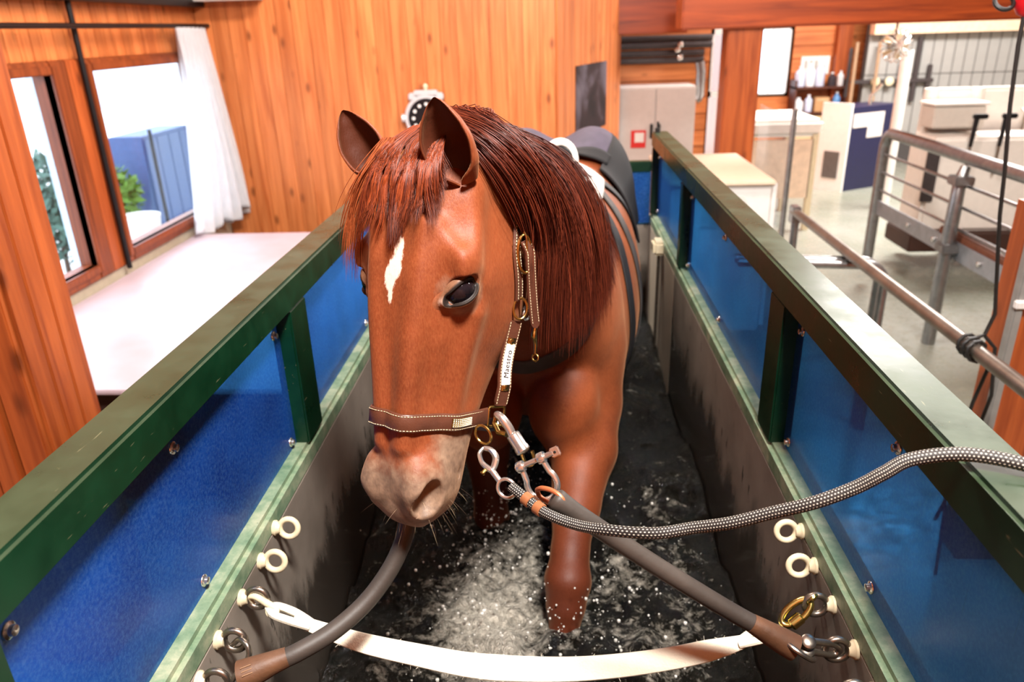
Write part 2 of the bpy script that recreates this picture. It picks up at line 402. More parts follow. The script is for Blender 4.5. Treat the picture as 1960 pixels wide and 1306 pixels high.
# ================================================================== water treadmill tank (axis along y)
XL, XR = -.566, .472                     # inner faces
Y0, Y1 = .30, 3.74
zr = lambda z: z+CAMZ
def paint_green():
    t = NT('green_enamel'); co = t.coords('Object'); n = t.noise(9, 6, .65, co); n2 = t.noise(55, 5, .7, co); n3 = t.noise(160, 2, .5, t.coords('Object', (1, .12, 1)))
    c = t.ramp(n, [(.3, srgb(1, 34, 18)), (.75, srgb(4, 54, 30))]).outputs[0]
    geo = t.n('ShaderNodeNewGeometry'); sx = t.n('ShaderNodeSeparateXYZ'); t.l(geo.outputs['Normal'], sx.inputs[0])
    dust = t.n('ShaderNodeMath', operation='MULTIPLY'); t.l(t.ramp(sx.outputs[2], [(.7, 0.0), (1.0, 1.0)]), dust.inputs[0]); t.l(t.ramp(n, [(.3, .28), (.75, .62)]), dust.inputs[1])
    c = t.mix(dust.outputs[0], c, srgb(76, 82, 62))                      # settled dust on top faces
    c = t.mix(t.ramp(n2, [(.70, 0.0), (.76, .7)]).outputs[0], c, srgb(150, 140, 96))   # chips
    c = t.mix(t.ramp(n3, [(.72, 0.0), (.78, .5)]).outputs[0], c, srgb(140, 136, 104))  # scratches
    t.set(Base_Color=c, Roughness=t.ramp(n, [(.3, .24), (.7, .42)]), Specular_IOR_Level=.55); t.bump(n2, .12, .001); return t.m
GREEN = paint_green()
def sill_paint():
    t = NT('worn_green_sill'); co = t.coords('Object'); n = t.noise(14, 6, .7, co); n2 = t.noise(60, 4, .7, co)
    c = t.ramp(n, [(.26, srgb(60, 100, 74)), (.50, srgb(124, 144, 116)), (.74, srgb(184, 182, 154))]).outputs[0]
    c = t.mix(t.ramp(n2, [(.68, 0.0), (.72, .9)]).outputs[0], c, srgb(6, 70, 40))
    t.set(Base_Color=c, Roughness=.45); t.bump(n2, .3, .001); return t.m
SILL = sill_paint()
def blue_panel():
    t = NT('blue_acrylic'); co = t.coords('Object'); n = t.noise(3.0, 5, .6, co); n2 = t.noise(150, 4, .75, co); dr = t.noise(70, 3, .6, t.coords('Object', (1, 1, .05)))
    c = t.ramp(n, [(.3, srgb(4, 46, 128)), (.7, srgb(16, 86, 184))]).outputs[0]
    c = t.mix(t.ramp(n2, [(.42, 0.0), (.75, .40)]).outputs[0], c, srgb(110, 160, 215))
    c = t.mix(t.ramp(dr, [(.70, 0.0), (.74, .45)]).outputs[0], c, srgb(6, 22, 64))
    t.set(Base_Color=c, Roughness=.30, Specular_IOR_Level=.5); t.bump(n2, .15, .0006)
    tr = t.n('ShaderNodeBsdfTransparent'); tr.inputs[0].default_value = (.22, .62, .98, 1)       # tinted sheet, dirty film on it
    mx = t.n('ShaderNodeMixShader'); mx.inputs[0].default_value = .62; film = t.ramp(t.noise(1.6, 4, .6, co), [(.3, .30), (.7, .55)]); t.l(film, mx.inputs[0]); t.l(t.b, mx.inputs[1]); t.l(tr, mx.inputs[2]); t.l(mx, t.out.inputs[0]); return t.m
BLUE = blue_panel()
def steel_wall():
    t = NT('wet_steel_sheet'); co = t.coords('Object'); n = t.noise(3.2, 6, .6, co); run = t.noise(7, 6, .7, t.coords('Object', (1, 1, .30))); spot = t.noise(34, 3, .6, t.coords('Object', (1, 1.2, .30)))
    c = t.ramp(n, [(.3, srgb(118, 108, 98)), (.7, srgb(162, 150, 138))]).outputs[0]
    sx = t.n('ShaderNodeSeparateXYZ'); t.l(t.coords('Object'), sx.inputs[0])
    hz = t.ramp(sx.outputs[2], [(.0, 0.0), (1.0, 1.0)])
    wet = t.n('ShaderNodeMapRange', i_1=.80, i_2=1.12, i_3=1.0, i_4=0.0); t.l(sx.outputs[2], wet.inputs[0])
    ad = t.n('ShaderNodeMath', operation='MULTIPLY_ADD'); t.l(run, ad.inputs[0]); ad.inputs[1].default_value = 1.5; ad.inputs[2].default_value = -.75
    wa = t.n('ShaderNodeMath', operation='ADD'); t.l(wet, wa.inputs[0]); t.l(ad, wa.inputs[1])
    wr = t.ramp(wa.outputs[0], [(.35, 0.0), (.65, .85)])
    c = t.mix(wr.outputs[0], c, srgb(40, 34, 28))                          # blotchy and darker towards the bottom
    c = t.mix(t.ramp(spot, [(.66, 0.0), (.69, .85)]).outputs[0], c, srgb(30, 26, 22))  # drips
    t.set(Base_Color=c, Roughness=t.ramp(wa.outputs[0], [(.3, .42), (.7, .16)]), Metallic=.1, Specular_IOR_Level=.5); t.bump(n, .1, .003); return t.m
STEEL = steel_wall()
GALV = plain('galvanised_tube', srgb(150, 150, 150), .34, .9, .2, 22)
CHROME = plain('polished_steel', srgb(222, 218, 212), .22, .9, .10, 40)
ZINC = plain('dull_steel_ring', srgb(150, 140, 128), .32, .95, .25, 60)
CREAM = plain('cream_painted_ring', srgb(222, 206, 172), .45, 0, .12, 60)
BRASS = plain('brass', srgb(196, 164, 96), .26, 1.0, .2, 60)
RUBBER = plain('black_rubber', srgb(26, 24, 22), .5, 0, .3, 40)

LIT_STEEL = plain('lit_steel_sheet', srgb(206, 192, 172), .4, .05, .1, 5)  # light on the far wall section put into a paler sheet colour
tank = thing('water_treadmill', (-.047, 2.0, 0), 'green framed water treadmill tank with blue side panels around the horse', 'water treadmill')
for side, X, s in (('left', XL, -1), ('right', XR, 1)):
    xi, xo = X, X+s*.077; lo, hi = min(xi, xo), max(xi, xo)
    MB().box((lo, Y0, zr(-.551)), (hi, Y1, zr(-.48)), bev=.006).build('top_rail', GREEN, tank)
    s_lo, s_hi = min(X, X+s*.05), max(X, X+s*.05)
    MB().box((s_lo, Y0, zr(-.925)), (s_hi, Y1, zr(-.872)), bev=.010).build('sill_rail', SILL, tank)
    posts = [(.50, .575), (1.47, 1.60), (2.78, 2.86), (Y1-.06, Y1)]
    ppx = sorted((X+s*.002, X+s*.050))
    for a, b in posts:
        MB().box((ppx[0], a+.012, zr(-.875)), (ppx[1], b-.012, zr(-.548)), bev=.004).build('post', GREEN, tank)
    px = sorted((X+s*.034, X+s*.042))
    for (a0, a1), (b0, b1) in zip(posts[:-1], posts[1:]):
        pan = MB().box((px[0], a1-.03, zr(-.885)), (px[1], b0+.03, zr(-.540))).build('side_panel', BLUE, tank)
        ys = [a1+.02, b0-.02] if b0-a1 < 1.0 else [a1+.02, (a1+b0)/2, b0-.02]
        if a1 < 1: ys = [a1+.03, .99, b0+.01 if False else b0-.02]
        for y in ys:
            for z in (-.592, -.852):
                MB().lathe((X+s*.034, y, zr(z)), (-s, 0, 0), [(-.002, .010), (.0005, .011), (.002, .0105), (.0035, .008), (.004, .0068), (.0085, .0062), (.0095, .004)], 16).build('bolt', CHROME, pan)
    wx = sorted((X, X+s*.012))
    MB().box((wx[0], Y0, .16), (wx[1], 2.86, zr(-.92))).build('side_wall', STEEL, tank)
    MB().box((wx[0], 2.866, .16), (wx[1], Y1, zr(-.92))).build('side_wall', LIT_STEEL, tank)
    for y, z in zip((1.216, 1.131, 1.034, .932, .856), (-.912, -.925, -.928, -.926, -.935)):      # eye bolts
        near = y < 1.08; m_ = ZINC if near else CREAM
        base = Vector((X, y, zr(z))); eb = MB()
        eb.lathe(base, (-s, 0, 0), [(0, .0155), (.004, .0155), (.006, .013), (.012, .011), (.014, .010)], 20)
        ob = eb.build('eye_bolt', CREAM, tank)
        tilt = .25 if not near else .12
        MB().torus(base+Vector((-s*.030, 0, 0)), .0185, .0058, (-s, 0, 0), (0, math.sin(tilt), math.cos(tilt)), 30, 12).build('ring', m_, ob)
    bx = sorted((X+s*.06, X+s*.075))
    MB().box((bx[0], Y0, .0), (bx[1], Y1, zr(-.90))).build('outer_cladding', GREEN, tank)
MB().box((XL-.07, Y0-.02, .0), (XR+.07, Y1+.02, .16)).build('base', STEEL, tank)
MB().box((XL+.03, Y0, .16), (XR-.03, Y1, .238)).build('belt', RUBBER, tank)
MB().box((XL-.07, Y0-.05, .16), (XR+.07, Y0, zr(-.90))).build('front_gate', STEEL, tank)
# far end: gate with green top bar
MB().box((XL, Y1-.03, .16), (XR, Y1-.015, zr(-.92))).build('rear_gate', STEEL, tank)
MB().box((XL, Y1-.045, zr(-.665)), (XR, Y1, zr(-.615)), bev=.004).build('rear_bar', GREEN, tank)
MB().box((XL, Y1-.03, zr(-.93)), (XR, Y1-.02, zr(-.66))).build('rear_panel', BLUE, tank)
cat_ = MB().lathe((XR+.02, Y1-.05, zr(-.48)), (0, 0, 1), [(0, .012), (.02, .012), (.022, .006), (.05, .005)], 12).build('latch_pin', RUBBER, tank)
# vertical pipe with a pale fitting inside the far right wall
pp = MB().cyl((XR-.014, 3.22, .3), (XR-.014, 3.22, zr(-.92)), .007, seg=12).build('fill_pipe', ZINC, tank)
MB().box((XR-.045, 3.17, zr(-.935)), (XR+.01, 3.27, zr(-.875)), bev=.012).build('pipe_clamp', CREAM, pp)

# ---- water: churned surface with foam
def water_mat():
    t = NT('churned_water'); co = t.coords('Object'); n = t.noise(13.0, 5, .7, co, 1.2); nr = t.noise(16.0, 3, .6, co, .8); nr.noise_type = 'RIDGED_MULTIFRACTAL'; n2 = t.noise(55, 4, .75, co, .6)
    at = t.n('ShaderNodeAttribute', attribute_name='foam')
    s1 = t.n('ShaderNodeMath', operation='MULTIPLY_ADD'); t.l(n2, s1.inputs[0]); s1.inputs[1].default_value = .9; t.l(at.outputs['Fac'], s1.inputs[2])
    s2 = t.n('ShaderNodeMath', operation='MULTIPLY_ADD'); t.l(n, s2.inputs[0]); s2.inputs[1].default_value = 1.1; t.l(s1, s2.inputs[2])
    s3 = t.n('ShaderNodeMath', operation='MULTIPLY_ADD'); t.l(nr, s3.inputs[0]); s3.inputs[1].default_value = .30; t.l(s2, s3.inputs[2]); foam = t.ramp(s3.outputs[0], [(.76, 0.0), (1.04, .92)])
    s2.inputs[1].default_value = .55; s1.inputs[1].default_value = .55
    deep = t.ramp(n, [(.35, srgb(10, 10, 8)), (.7, srgb(34, 33, 26))]).outputs[0]
    c = t.mix(foam.outputs[0], deep, srgb(206, 198, 182))
    t.set(Base_Color=c, Roughness=t.ramp(foam, [(0, .06), (1, .55)]), Specular_IOR_Level=.55, Alpha=1.0); t.bump(n2, 1.0, .035); return t.m
WATER = water_mat()
nx, ny = 150, 430
gx = np.linspace(XL+.004, XR-.004, nx); gy = np.linspace(Y0+.01, Y1-.04, ny); GX, GY = np.meshgrid(gx, gy)
wr = np.random.default_rng(3); Zw = np.zeros_like(GX)
for fx, amp in ((5, .007), (9, .006), (17, .0045), (31, .003), (55, .002)):
    for _ in range(7):
        a = wr.random()*6.28; k = fx*(.7+.6*wr.random())*1.6; Zw += amp*.5*np.sin((GX*math.cos(a)+GY*math.sin(a))*k+wr.random()*6.28+1.3*np.sin(GX*7+wr.random()*6))
Zw = np.sign(Zw)*np.abs(Zw)**.9*1.2
fo = np.zeros_like(GX)
for cx_, cy_, rx, ry, am in ((-.15, 1.45, .12, .22, .34), (-.10, 1.22, .12, .16, .30), (-.10, 1.80, .12, .25, .20), (.05, 1.50, .09, .10, .12), (.18, 1.72, .07, .12, .22), (.30, 1.95, .06, .25, .12), (-.27, 1.62, .08, .25, .16), (.28, 1.22, .10, .12, .20), (.22, 1.45, .08, .10, .16), (.34, 1.55, .06, .2, .14), (-.40, 1.35, .08, .3, .10)):
    fo += am*np.exp(-((GX-cx_)/rx)**2-((GY-cy_)/ry)**2)
fo += .07
Zw += fo*.02*np.sin(GX*60+GY*41+3*np.sin(GY*33))
wm = MB(); rows = [[(GX[i, j], GY[i, j], zr(-1.405)+Zw[i, j]) for j in range(nx)] for i in range(ny)]
wm.grid(rows); wme = wm.mesh('water', WATER, False)
for p in wme.polygons: p.use_smooth = True
fa = wme.attributes.new('foam', 'FLOAT', 'POINT'); fa.data.foreach_set('value', fo.reshape(-1).astype(np.float32))
water = link('water', wme); tag(water, 'dark churning water with white foam filling the treadmill tank', 'water', kind='stuff')
# spray: small drops thrown up round the legs
ico = [(0,0,1),(.894,0,.447),(.276,.851,.447),(-.724,.526,.447),(-.724,-.526,.447),(.276,-.851,.447),(.724,.526,-.447),(-.276,.851,-.447),(-.894,0,-.447),(-.276,-.851,-.447),(.724,-.526,-.447),(0,0,-1)]
icf = [(0,1,2),(0,2,3),(0,3,4),(0,4,5),(0,5,1),(1,6,2),(2,7,3),(3,8,4),(4,9,5),(5,10,1),(6,7,2),(7,8,3),(8,9,4),(9,10,5),(10,6,1),(11,7,6),(11,8,7),(11,9,8),(11,10,9),(11,6,10)]
sp_ = MB()
for _ in range(1000):
    k = wr.integers(0, 8); cx_, cy_, rx, ry = ((-.14, 2.05, .10, .35), (-.16, 1.9, .10, .35), (-.2, 1.40, .15, .32), (-.12, 1.2, .18, .22), (-.22, 1.75, .12, .25), (.04, 1.45, .12, .16), (.22, 1.6, .14, .3), (-.1, 1.55, .3, .5))[k]
    x = np.clip(cx_+wr.normal()*rx*.6, XL+.02, XR-.02); y = np.clip(cy_+wr.normal()*ry*.6, Y0+.05, 3); z = -1.37+abs(wr.normal())*.05
    r = .0010+.0042*wr.random()**4
    sp_.add([(x+p[0]*r, y+p[1]*r, zr(z)+p[2]*r*1.2) for p in ico], icf)
t = NT('water_drops'); co = t.coords('Object'); t.set(Base_Color=t.ramp(t.noise(80, 2, .5, co), [(.3, srgb(200, 196, 186)), (.7, srgb(240, 236, 228))]), Roughness=.12, Specular_IOR_Level=.7); DROP = t.m  # flash glints on the drops put into their near-white colour
dr = sp_.build('spray', DROP, water); tag(dr, kind='stuff')
# ================================================================== the horse
HR = np.array([[-0.0962, -0.5140, 0.8524], [-0.2852, -0.8062, -0.5184], [-0.9536, 0.2930, 0.0691]])   # head axes: along, dorsal, lateral
HT = np.array([-0.1923, 1.1717, -0.1666])
def H2W(q): return np.asarray(q, float) @ HR.T + HT            # head -> cam-level
def W2H(p): return (np.asarray(p, float) - HT) @ HR

def spl(xs, ys, n=400):
    """natural-ish smooth curve through the points (pchip), tabulated"""
    x = np.array(xs, float); y = np.array(ys, float); h = np.diff(x); d = np.diff(y)/h; m = np.zeros(len(x))
    for i in range(1, len(x)-1):
        if d[i-1]*d[i] > 0:
            w1 = 2*h[i]+h[i-1]; w2 = h[i]+2*h[i-1]; m[i] = (w1+w2)/(w1/d[i-1]+w2/d[i])
    m[0] = d[0]; m[-1] = d[-1]
    X = np.linspace(x[0], x[-1], n); k = np.clip(np.searchsorted(x, X)-1, 0, len(h)-1); t = (X-x[k])/h[k]
    Y = (2*t**3-3*t**2+1)*y[k]+(t**3-2*t**2+t)*h[k]*m[k]+(-2*t**3+3*t**2)*y[k+1]+(t**3-t**2)*h[k]*m[k+1]
    return lambda q: np.interp(q, X, Y)
def smin(a, b, k):
    h = np.clip(.5+.5*(b-a)/k, 0, 1); return b*(1-h)+a*h-k*h*(1-h)
def smax(a, b, k): return -smin(-a, -b, k)
def ell(P, c, r, R=None):
    q = P-np.array(c)
    if R is not None: q = q @ R
    r = np.array(r); k0 = np.sqrt(((q/r)**2).sum(-1)); k1 = np.sqrt(((q/(r*r))**2).sum(-1))+1e-9
    return k0*(k0-1)/k1
def cone(P, a, b, ra, rb):
    a = np.array(a, float); b = np.array(b, float); ab = b-a; t = np.clip(((P-a) @ ab)/(ab @ ab), 0, 1)
    return np.sqrt(((P-a-t[..., None]*ab)**2).sum(-1))-(ra+(rb-ra)*t)
def loft(u, s_up, lat, top, bot, w, n, taper, ends):
    """u along, s_up height, lat = |lateral|"""
    uc = np.clip(u, *ends); T = top(uc); B = bot(uc); Wd = w(uc); h = np.maximum((T-B)/2, .004)
    s = (s_up-(T+B)/2)/h; we = np.maximum(Wd*(1-taper(uc)*np.clip(s, -1.1, 1.1)), .003)
    k = ((lat/we)**n+np.abs(s)**n)**(1/n)
    d = (k-1)*np.minimum(we, h)
    e = np.abs(u-uc); return np.where(e > 0, np.sqrt(np.maximum(d, 0)**2+e**2)+np.minimum(d, 0)*(e < 1e-9), d)

h_top = spl([-.06, -.03, 0, .05, .10, .15, .20, .25, .30, .35, .40, .45, .50, .53, .56, .58, .595, .603],
            [-.03, -.005, .015, .036, .050, .060, .064, .062, .057, .052, .048, .045, .042, .038, .030, .019, .004, -.014])
h_bot = spl([-.06, 0, .05, .10, .15, .20, .25, .30, .35, .40, .45, .50, .54, .57, .59, .603],
            [-.10, -.14, -.17, -.200, -.218, -.226, -.222, -.204, -.180, -.154, -.130, -.112, -.103, -.095, -.070, -.030])
h_w = spl([-.06, 0, .05, .10, .15, .19, .24, .28, .32, .36, .40, .44, .48, .51, .54, .57, .59, .603],
          [.060, .070, .080, .090, .098, .101, .094, .084, .074, .066, .061, .060, .061, .062, .061, .053, .040, .022])
h_tp = spl([-.06, .1, .2, .3, .4, .5, .603], [0, -.10, -.18, -.04, .08, .06, 0])
EYE_C = np.array([.214, .004, .0835]); EYE_R = .0245
EYE_N = np.array([.04, .50, .86]); EYE_N /= np.linalg.norm(EYE_N)
_t1 = np.array([1., 0, 0])-EYE_N*EYE_N[0]; _t1 /= np.linalg.norm(_t1); _t2 = np.cross(EYE_N, _t1)
EYE_1 = -.83*_t2-.55*_t1; EYE_1 /= np.linalg.norm(EYE_1); EYE_2 = np.cross(EYE_N, EYE_1); EYE_2 *= (-1 if EYE_2[0] > 0 else 1)
EYE_M = np.stack([EYE_1, EYE_2, EYE_N], 1)

def head_sdf(q):
    """q in head coordinates (along, dorsal, lateral)"""
    a = q[..., 0]; b = q[..., 1]; c = np.abs(q[..., 2]); P = np.stack([a, b, c], -1)
    d = loft(a, b, c, h_top, h_bot, h_w, 2.35, h_tp, (-.06, .603))
    d = smin(d, ell(P, (.205, -.125, .046), (.115, .085, .044)), .03)          # cheek
    d = smin(d, ell(P, (.174, .022, .086), (.044, .024, .024)), .034)          # brow
    d = smin(d, cone(P, (.165, .008, .086), (.07, -.012, .074), .014, .014), .045) # arch to the ear
    d = smin(d, cone(P, (.250, -.030, .086), (.43, -.040, .040), .012, .010), .03)   # facial crest
    d = smax(d, -ell(P, (.112, .032, .104), (.030, .018, .020)), .025)         # hollow above the eye
    d = smax(d, -cone(P, (.275, .010, .104), (.43, -.002, .076), .013, .012), .03)    # groove beside the nasal bone
    ridge = np.minimum(cone(P, (.12, .046, .048), (.29, .047, .034), .012, .011), cone(P, (.29, .047, .034), (.46, .036, .022), .011, .008))
    d = smin(d, ridge, .024)                                                   # edge of the forehead and nose
    d = smax(d, -cone(P, (.150, .070, .088), (.280, .038, .098), .023, .028), .020)    # plane in front of the eye
    d = smin(d, ell(P, EYE_C, (EYE_R+.0035,)*3), .014)                         # lids bulge
    d = smax(d, -ell(P, EYE_C+EYE_N*.022+EYE_2*.004, (.0285, .0215, .022), EYE_M), .006)  # lid opening
    d = smin(d, ell(P, (.530, .002, .043), (.048, .042, .025)), .028)          # nostril flare
    d = smin(d, ell(P, (.572, -.014, .0), (.032, .036, .050)), .015)           # upper lip
    d = smin(d, ell(P, (.548, -.088, .0), (.038, .026, .032)), .018)           # chin
    d = smax(d, -cone(P, (.606, -.056, .0), (.50, -.064, .068), .004, .002), .008)    # mouth
    d = smin(d, cone(P, (.500, .026, .042), (.530, .030, .050), .009, .010), .020)     # wing over the nostril
    d = smax(d, -ell(P, (.546, .014, .0640), (.035, .0250, .027), rot_ab(.30)), .007)  # nostril
    return d
def rot_ab(t):
    c, s = math.cos(t), math.sin(t); return np.array([[c, -s, 0], [s, c, 0], [0, 0, 1]])

Yk = [1.20, 1.28, 1.36, 1.45, 1.55, 1.65, 1.75, 1.82, 1.90, 2.0, 2.15, 2.4, 2.7, 3.0, 3.2, 3.4, 3.52]
b_top = spl(Yk, [-.222, -.190, -.170, -.17, -.185, -.215, -.255, -.285, -.32, -.345, -.365, -.425, -.455, -.465, -.465, -.52, -.62])
b_bot = spl(Yk, [-.27, -.33, -.415, -.50, -.575, -.65, -.75, -.88, -.99, -1.07, -1.16, -1.20, -1.19, -1.12, -1.05, -.98, -.85])
b_w = spl(Yk, [.045, .064, .082, .093, .110, .130, .165, .195, .220, .235, .25, .285, .30, .285, .27, .20, .12])
b_cx = spl(Yk, [-.195, -.172, -.148, -.125, -.108, -.095, -.088, -.085, -.08, -.07, -.05, -.01, .015, .02, .02, .02, .02])
b_tp = spl([1.2, 1.5, 1.8, 2.0, 2.2, 2.5, 3.0, 3.52], [.15, .25, .25, .30, .30, .18, .08, .0])
LEGS = [  # chains of (x, y, z, r), cam level
    [(.075, 2.02, -.88, .125), (.085, 1.97, -1.02, .105), (.076, 1.84, -1.105, .092), (.050, 1.70, -1.20, .064), (.034, 1.59, -1.262, .046), (.027, 1.535, -1.310, .056), (.021, 1.505, -1.365, .046), (.016, 1.48, -1.42, .034), (.008, 1.44, -1.52, .030), (.000, 1.39, -1.66, .035), (-.004, 1.355, -1.73, .031), (-.006, 1.325, -1.80, .045), (-.006, 1.315, -1.855, .052)],
    [(-.215, 2.02, -.88, .13), (-.225, 2.02, -1.05, .10), (-.215, 2.00, -1.20, .068), (-.205, 1.965, -1.36, .048), (-.205, 1.955, -1.42, .052), (-.205, 1.985, -1.50, .040), (-.205, 2.05, -1.62, .030), (-.205, 2.10, -1.70, .034), (-.205, 2.10, -1.76, .030), (-.205, 2.085, -1.855, .048)],
    [(.17, 3.18, -.80, .17), (.19, 3.05, -1.02, .13), (.18, 3.22, -1.25, .075), (.18, 3.34, -1.38, .052), (.18, 3.28, -1.60, .034), (.18, 3.24, -1.72, .036), (.18, 3.19, -1.855, .05)],
    [(-.14, 3.18, -.80, .17), (-.16, 2.95, -1.02, .13), (-.15, 3.02, -1.25, .075), (-.15, 3.12, -1.38, .052), (-.15, 3.00, -1.60, .034), (-.15, 2.95, -1.72, .036), (-.15, 2.90, -1.855, .05)]]

def horse_sdf(P):
    """P (N,3) cam level"""
    x, y, z = P[:, 0], P[:, 1], P[:, 2]
    cx = b_cx(np.clip(y, 1.2, 3.52)); lat = np.abs(x-cx)
    d = loft(y, z, lat, b_top, b_bot, b_w, 2.15, b_tp, (1.20, 3.52))
    Q = np.stack([lat, y, z], -1)
    m = (y > 1.5) & (y < 2.6)
    if m.any():
        q = Q[m]; e = d[m]
        e = smin(e, ell(q, (.105, 1.84, -.965), (.098, .105, .135)), .024)         # breast
        e = smin(e, ell(q, (.150, 2.02, -.80), (.100, .17, .28)), .06)          # shoulder
        e = smax(e, -cone(q, (0, 1.72, -.93), (0, 1.76, -1.10), .018, .02), .05) # breast furrow
        d[m] = e
    m = y > 2.7
    if m.any():
        q = Q[m]; d[m] = smin(d[m], ell(q, (.14, 3.18, -.68), (.16, .30, .28)), .06)
    for L in LEGS:
        A = np.array(L); lo = A[:, :3].min(0)-.25; hi = A[:, :3].max(0)+.25
        m = ((P > lo) & (P < hi)).all(1)
        if not m.any(): continue
        q = P[m]; e = np.full(len(q), 1e3)
        for i in range(len(L)-1): e = smin(e, cone(q, L[i][:3], L[i+1][:3], L[i][3], L[i+1][3]), .022)
        d[m] = smin(d[m], e, .045)
    h = W2H(P); m = (h[:, 0] > -.25) & (h[:, 0] < .75) & (np.abs(h[:, 1]) < .45) & (np.abs(h[:, 2]) < .3)
    if m.any(): d[m] = smin(d[m], head_sdf(h[m]), .028)
    return d

def surface_nets(sdf, lo, hi, h, B=8):
    """blockwise naive surface nets -> verts, quads"""
    lo = np.array(lo); n = np.ceil((np.array(hi)-lo)/(h*B)).astype(int)
    g = np.stack(np.meshgrid(*[np.arange(k) for k in n], indexing='ij'), -1).reshape(-1, 3)
    cen = lo+(g+.5)*h*B; rad = h*B*.87+.03
    act = g[np.abs(sdf(cen)) < rad*1.35]
    off = np.stack(np.meshgrid(*[np.arange(B+1)]*3, indexing='ij'), -1).reshape(-1, 3)
    N = n*B+1; vals = {}
    idx = (act[:, None, :]*B+off[None]).reshape(-1, 3)
    key = (idx[:, 0]*N[1]+idx[:, 1])*N[2]+idx[:, 2]
    uk, first = np.unique(key, return_index=True); pts = lo+idx[first]*h
    F = np.concatenate([sdf(c) for c in np.array_split(pts, max(1, len(pts)//250000))])
    D = np.full(int(N.prod()), 1e3, np.float32); D[uk] = F; D = D.reshape(N)
    # cells of the active blocks only
    co = np.stack(np.meshgrid(*[np.arange(B)]*3, indexing='ij'), -1).reshape(-1, 3)
    ci = (act[:, None, :]*B+co[None]).reshape(-1, 3)
    cr = [(i, j, k) for i in (0, 1) for j in (0, 1) for k in (0, 1)]
    V = np.stack([D[ci[:, 0]+i, ci[:, 1]+j, ci[:, 2]+k] for i, j, k in cr], 1)
    s = V < 0; mix = s.any(1) & ~s.all(1); ci = ci[mix]; V = V[mix]
    acc = np.zeros((len(ci), 3)); cnt = np.zeros(len(ci))
    for a in range(8):
        for ax in range(3):
            bidx = a | (4 >> ax)
            if bidx == a: continue
            va, vb = V[:, a], V[:, bidx]; m = (va < 0) != (vb < 0)
            t = va[m]/(va[m]-vb[m]); p = np.tile(np.array(cr[a], float), (m.sum(), 1)); p[:, ax] += t
            acc[m] += p; cnt[m] += 1
    verts = lo+(ci+acc/cnt[:, None])*h
    cid = -np.ones(N, np.int64).reshape(N); cid[ci[:, 0], ci[:, 1], ci[:, 2]] = np.arange(len(ci))
    quads = []
    for ax in range(3):
        u, v = (ax+1) % 3, (ax+2) % 3
        nb = ci.copy(); nb[:, ax] += 1
        a0 = D[ci[:, 0], ci[:, 1], ci[:, 2]]; a1 = D[nb[:, 0], nb[:, 1], nb[:, 2]]
        m = ((a0 < 0) != (a1 < 0)) & (ci[:, u] > 0) & (ci[:, v] > 0)
        c0 = ci[m]; cu = c0.copy(); cu[:, u] -= 1; cv = c0.copy(); cv[:, v] -= 1; cuv = cu.copy(); cuv[:, v] -= 1
        q = np.stack([cid[tuple(c.T)] for c in (c0, cu, cuv, cv)], 1)
        fl = a0[m] < 0; q[~fl] = q[~fl][:, ::-1]
        quads.append(q[(q >= 0).all(1)])
    return verts, np.concatenate(quads)

def sdf_grad(sdf, P, e=.002):
    g = np.stack([sdf(P+np.eye(3)[i]*e)-sdf(P-np.eye(3)[i]*e) for i in range(3)], -1)/(2*e); return g
def project(P, off=0.0, it=6, sdf=None, e=.002):
    sdf = sdf or horse_sdf; P = np.array(P, float)
    for _ in range(it):
        g = sdf_grad(sdf, P, e); l2 = (g*g).sum(-1)+1e-9
        P = P-g*((sdf(P)-off)/l2)[:, None]*.9
    g = sdf_grad(sdf, P, e); return P, g/np.sqrt((g*g).sum(-1)+1e-12)[:, None]
hv, hq = surface_nets(horse_sdf, (-.48, .86, -1.90), (.44, 3.62, -.06), .0085)
me = bpy.data.meshes.new('body'); me.from_pydata(hv.tolist(), [], hq.tolist()); me.update()
def refine(me, test):
    bm = bmesh.new(); bm.from_mesh(me); bm.faces.ensure_lookup_table()
    co = np.array([f.calc_center_median() for f in bm.faces]); m = test(co)
    es = {e for f, k in zip(bm.faces, m) if k for e in f.edges}
    bmesh.ops.subdivide_edges(bm, edges=list(es), cuts=1, use_grid_fill=True)
    bm.to_mesh(me); bm.free(); me.update()
    v = np.empty(len(me.vertices)*3); me.vertices.foreach_get('co', v); v = v.reshape(-1, 3)
    return v
def put(me, v): me.vertices.foreach_set('co', v.reshape(-1)); me.update()
def in_head(P, lo=-.04): h = W2H(P); return (h[:, 0] > lo) & (h[:, 0] < .7) & (np.abs(h[:, 2]) < .16) & (np.abs(h[:, 1]) < .26)
v = refine(me, in_head)
m = in_head(v, -.06); v[m] = project(v[m], 0, 4)[0]; put(me, v)
def fine(P):
    h = W2H(P); c = np.abs(h[:, 2])
    return ((h[:, 0] > .46) & (h[:, 0] < .66) & (np.abs(h[:, 1]) < .15)) | (((h[:, :2]-EYE_C[:2])**2).sum(1) < .06**2) & (c > .05)
v = refine(me, fine)
m = in_head(v, -.06); v[m] = project(v[m], 0, 3, e=.001)[0]; put(me, v)

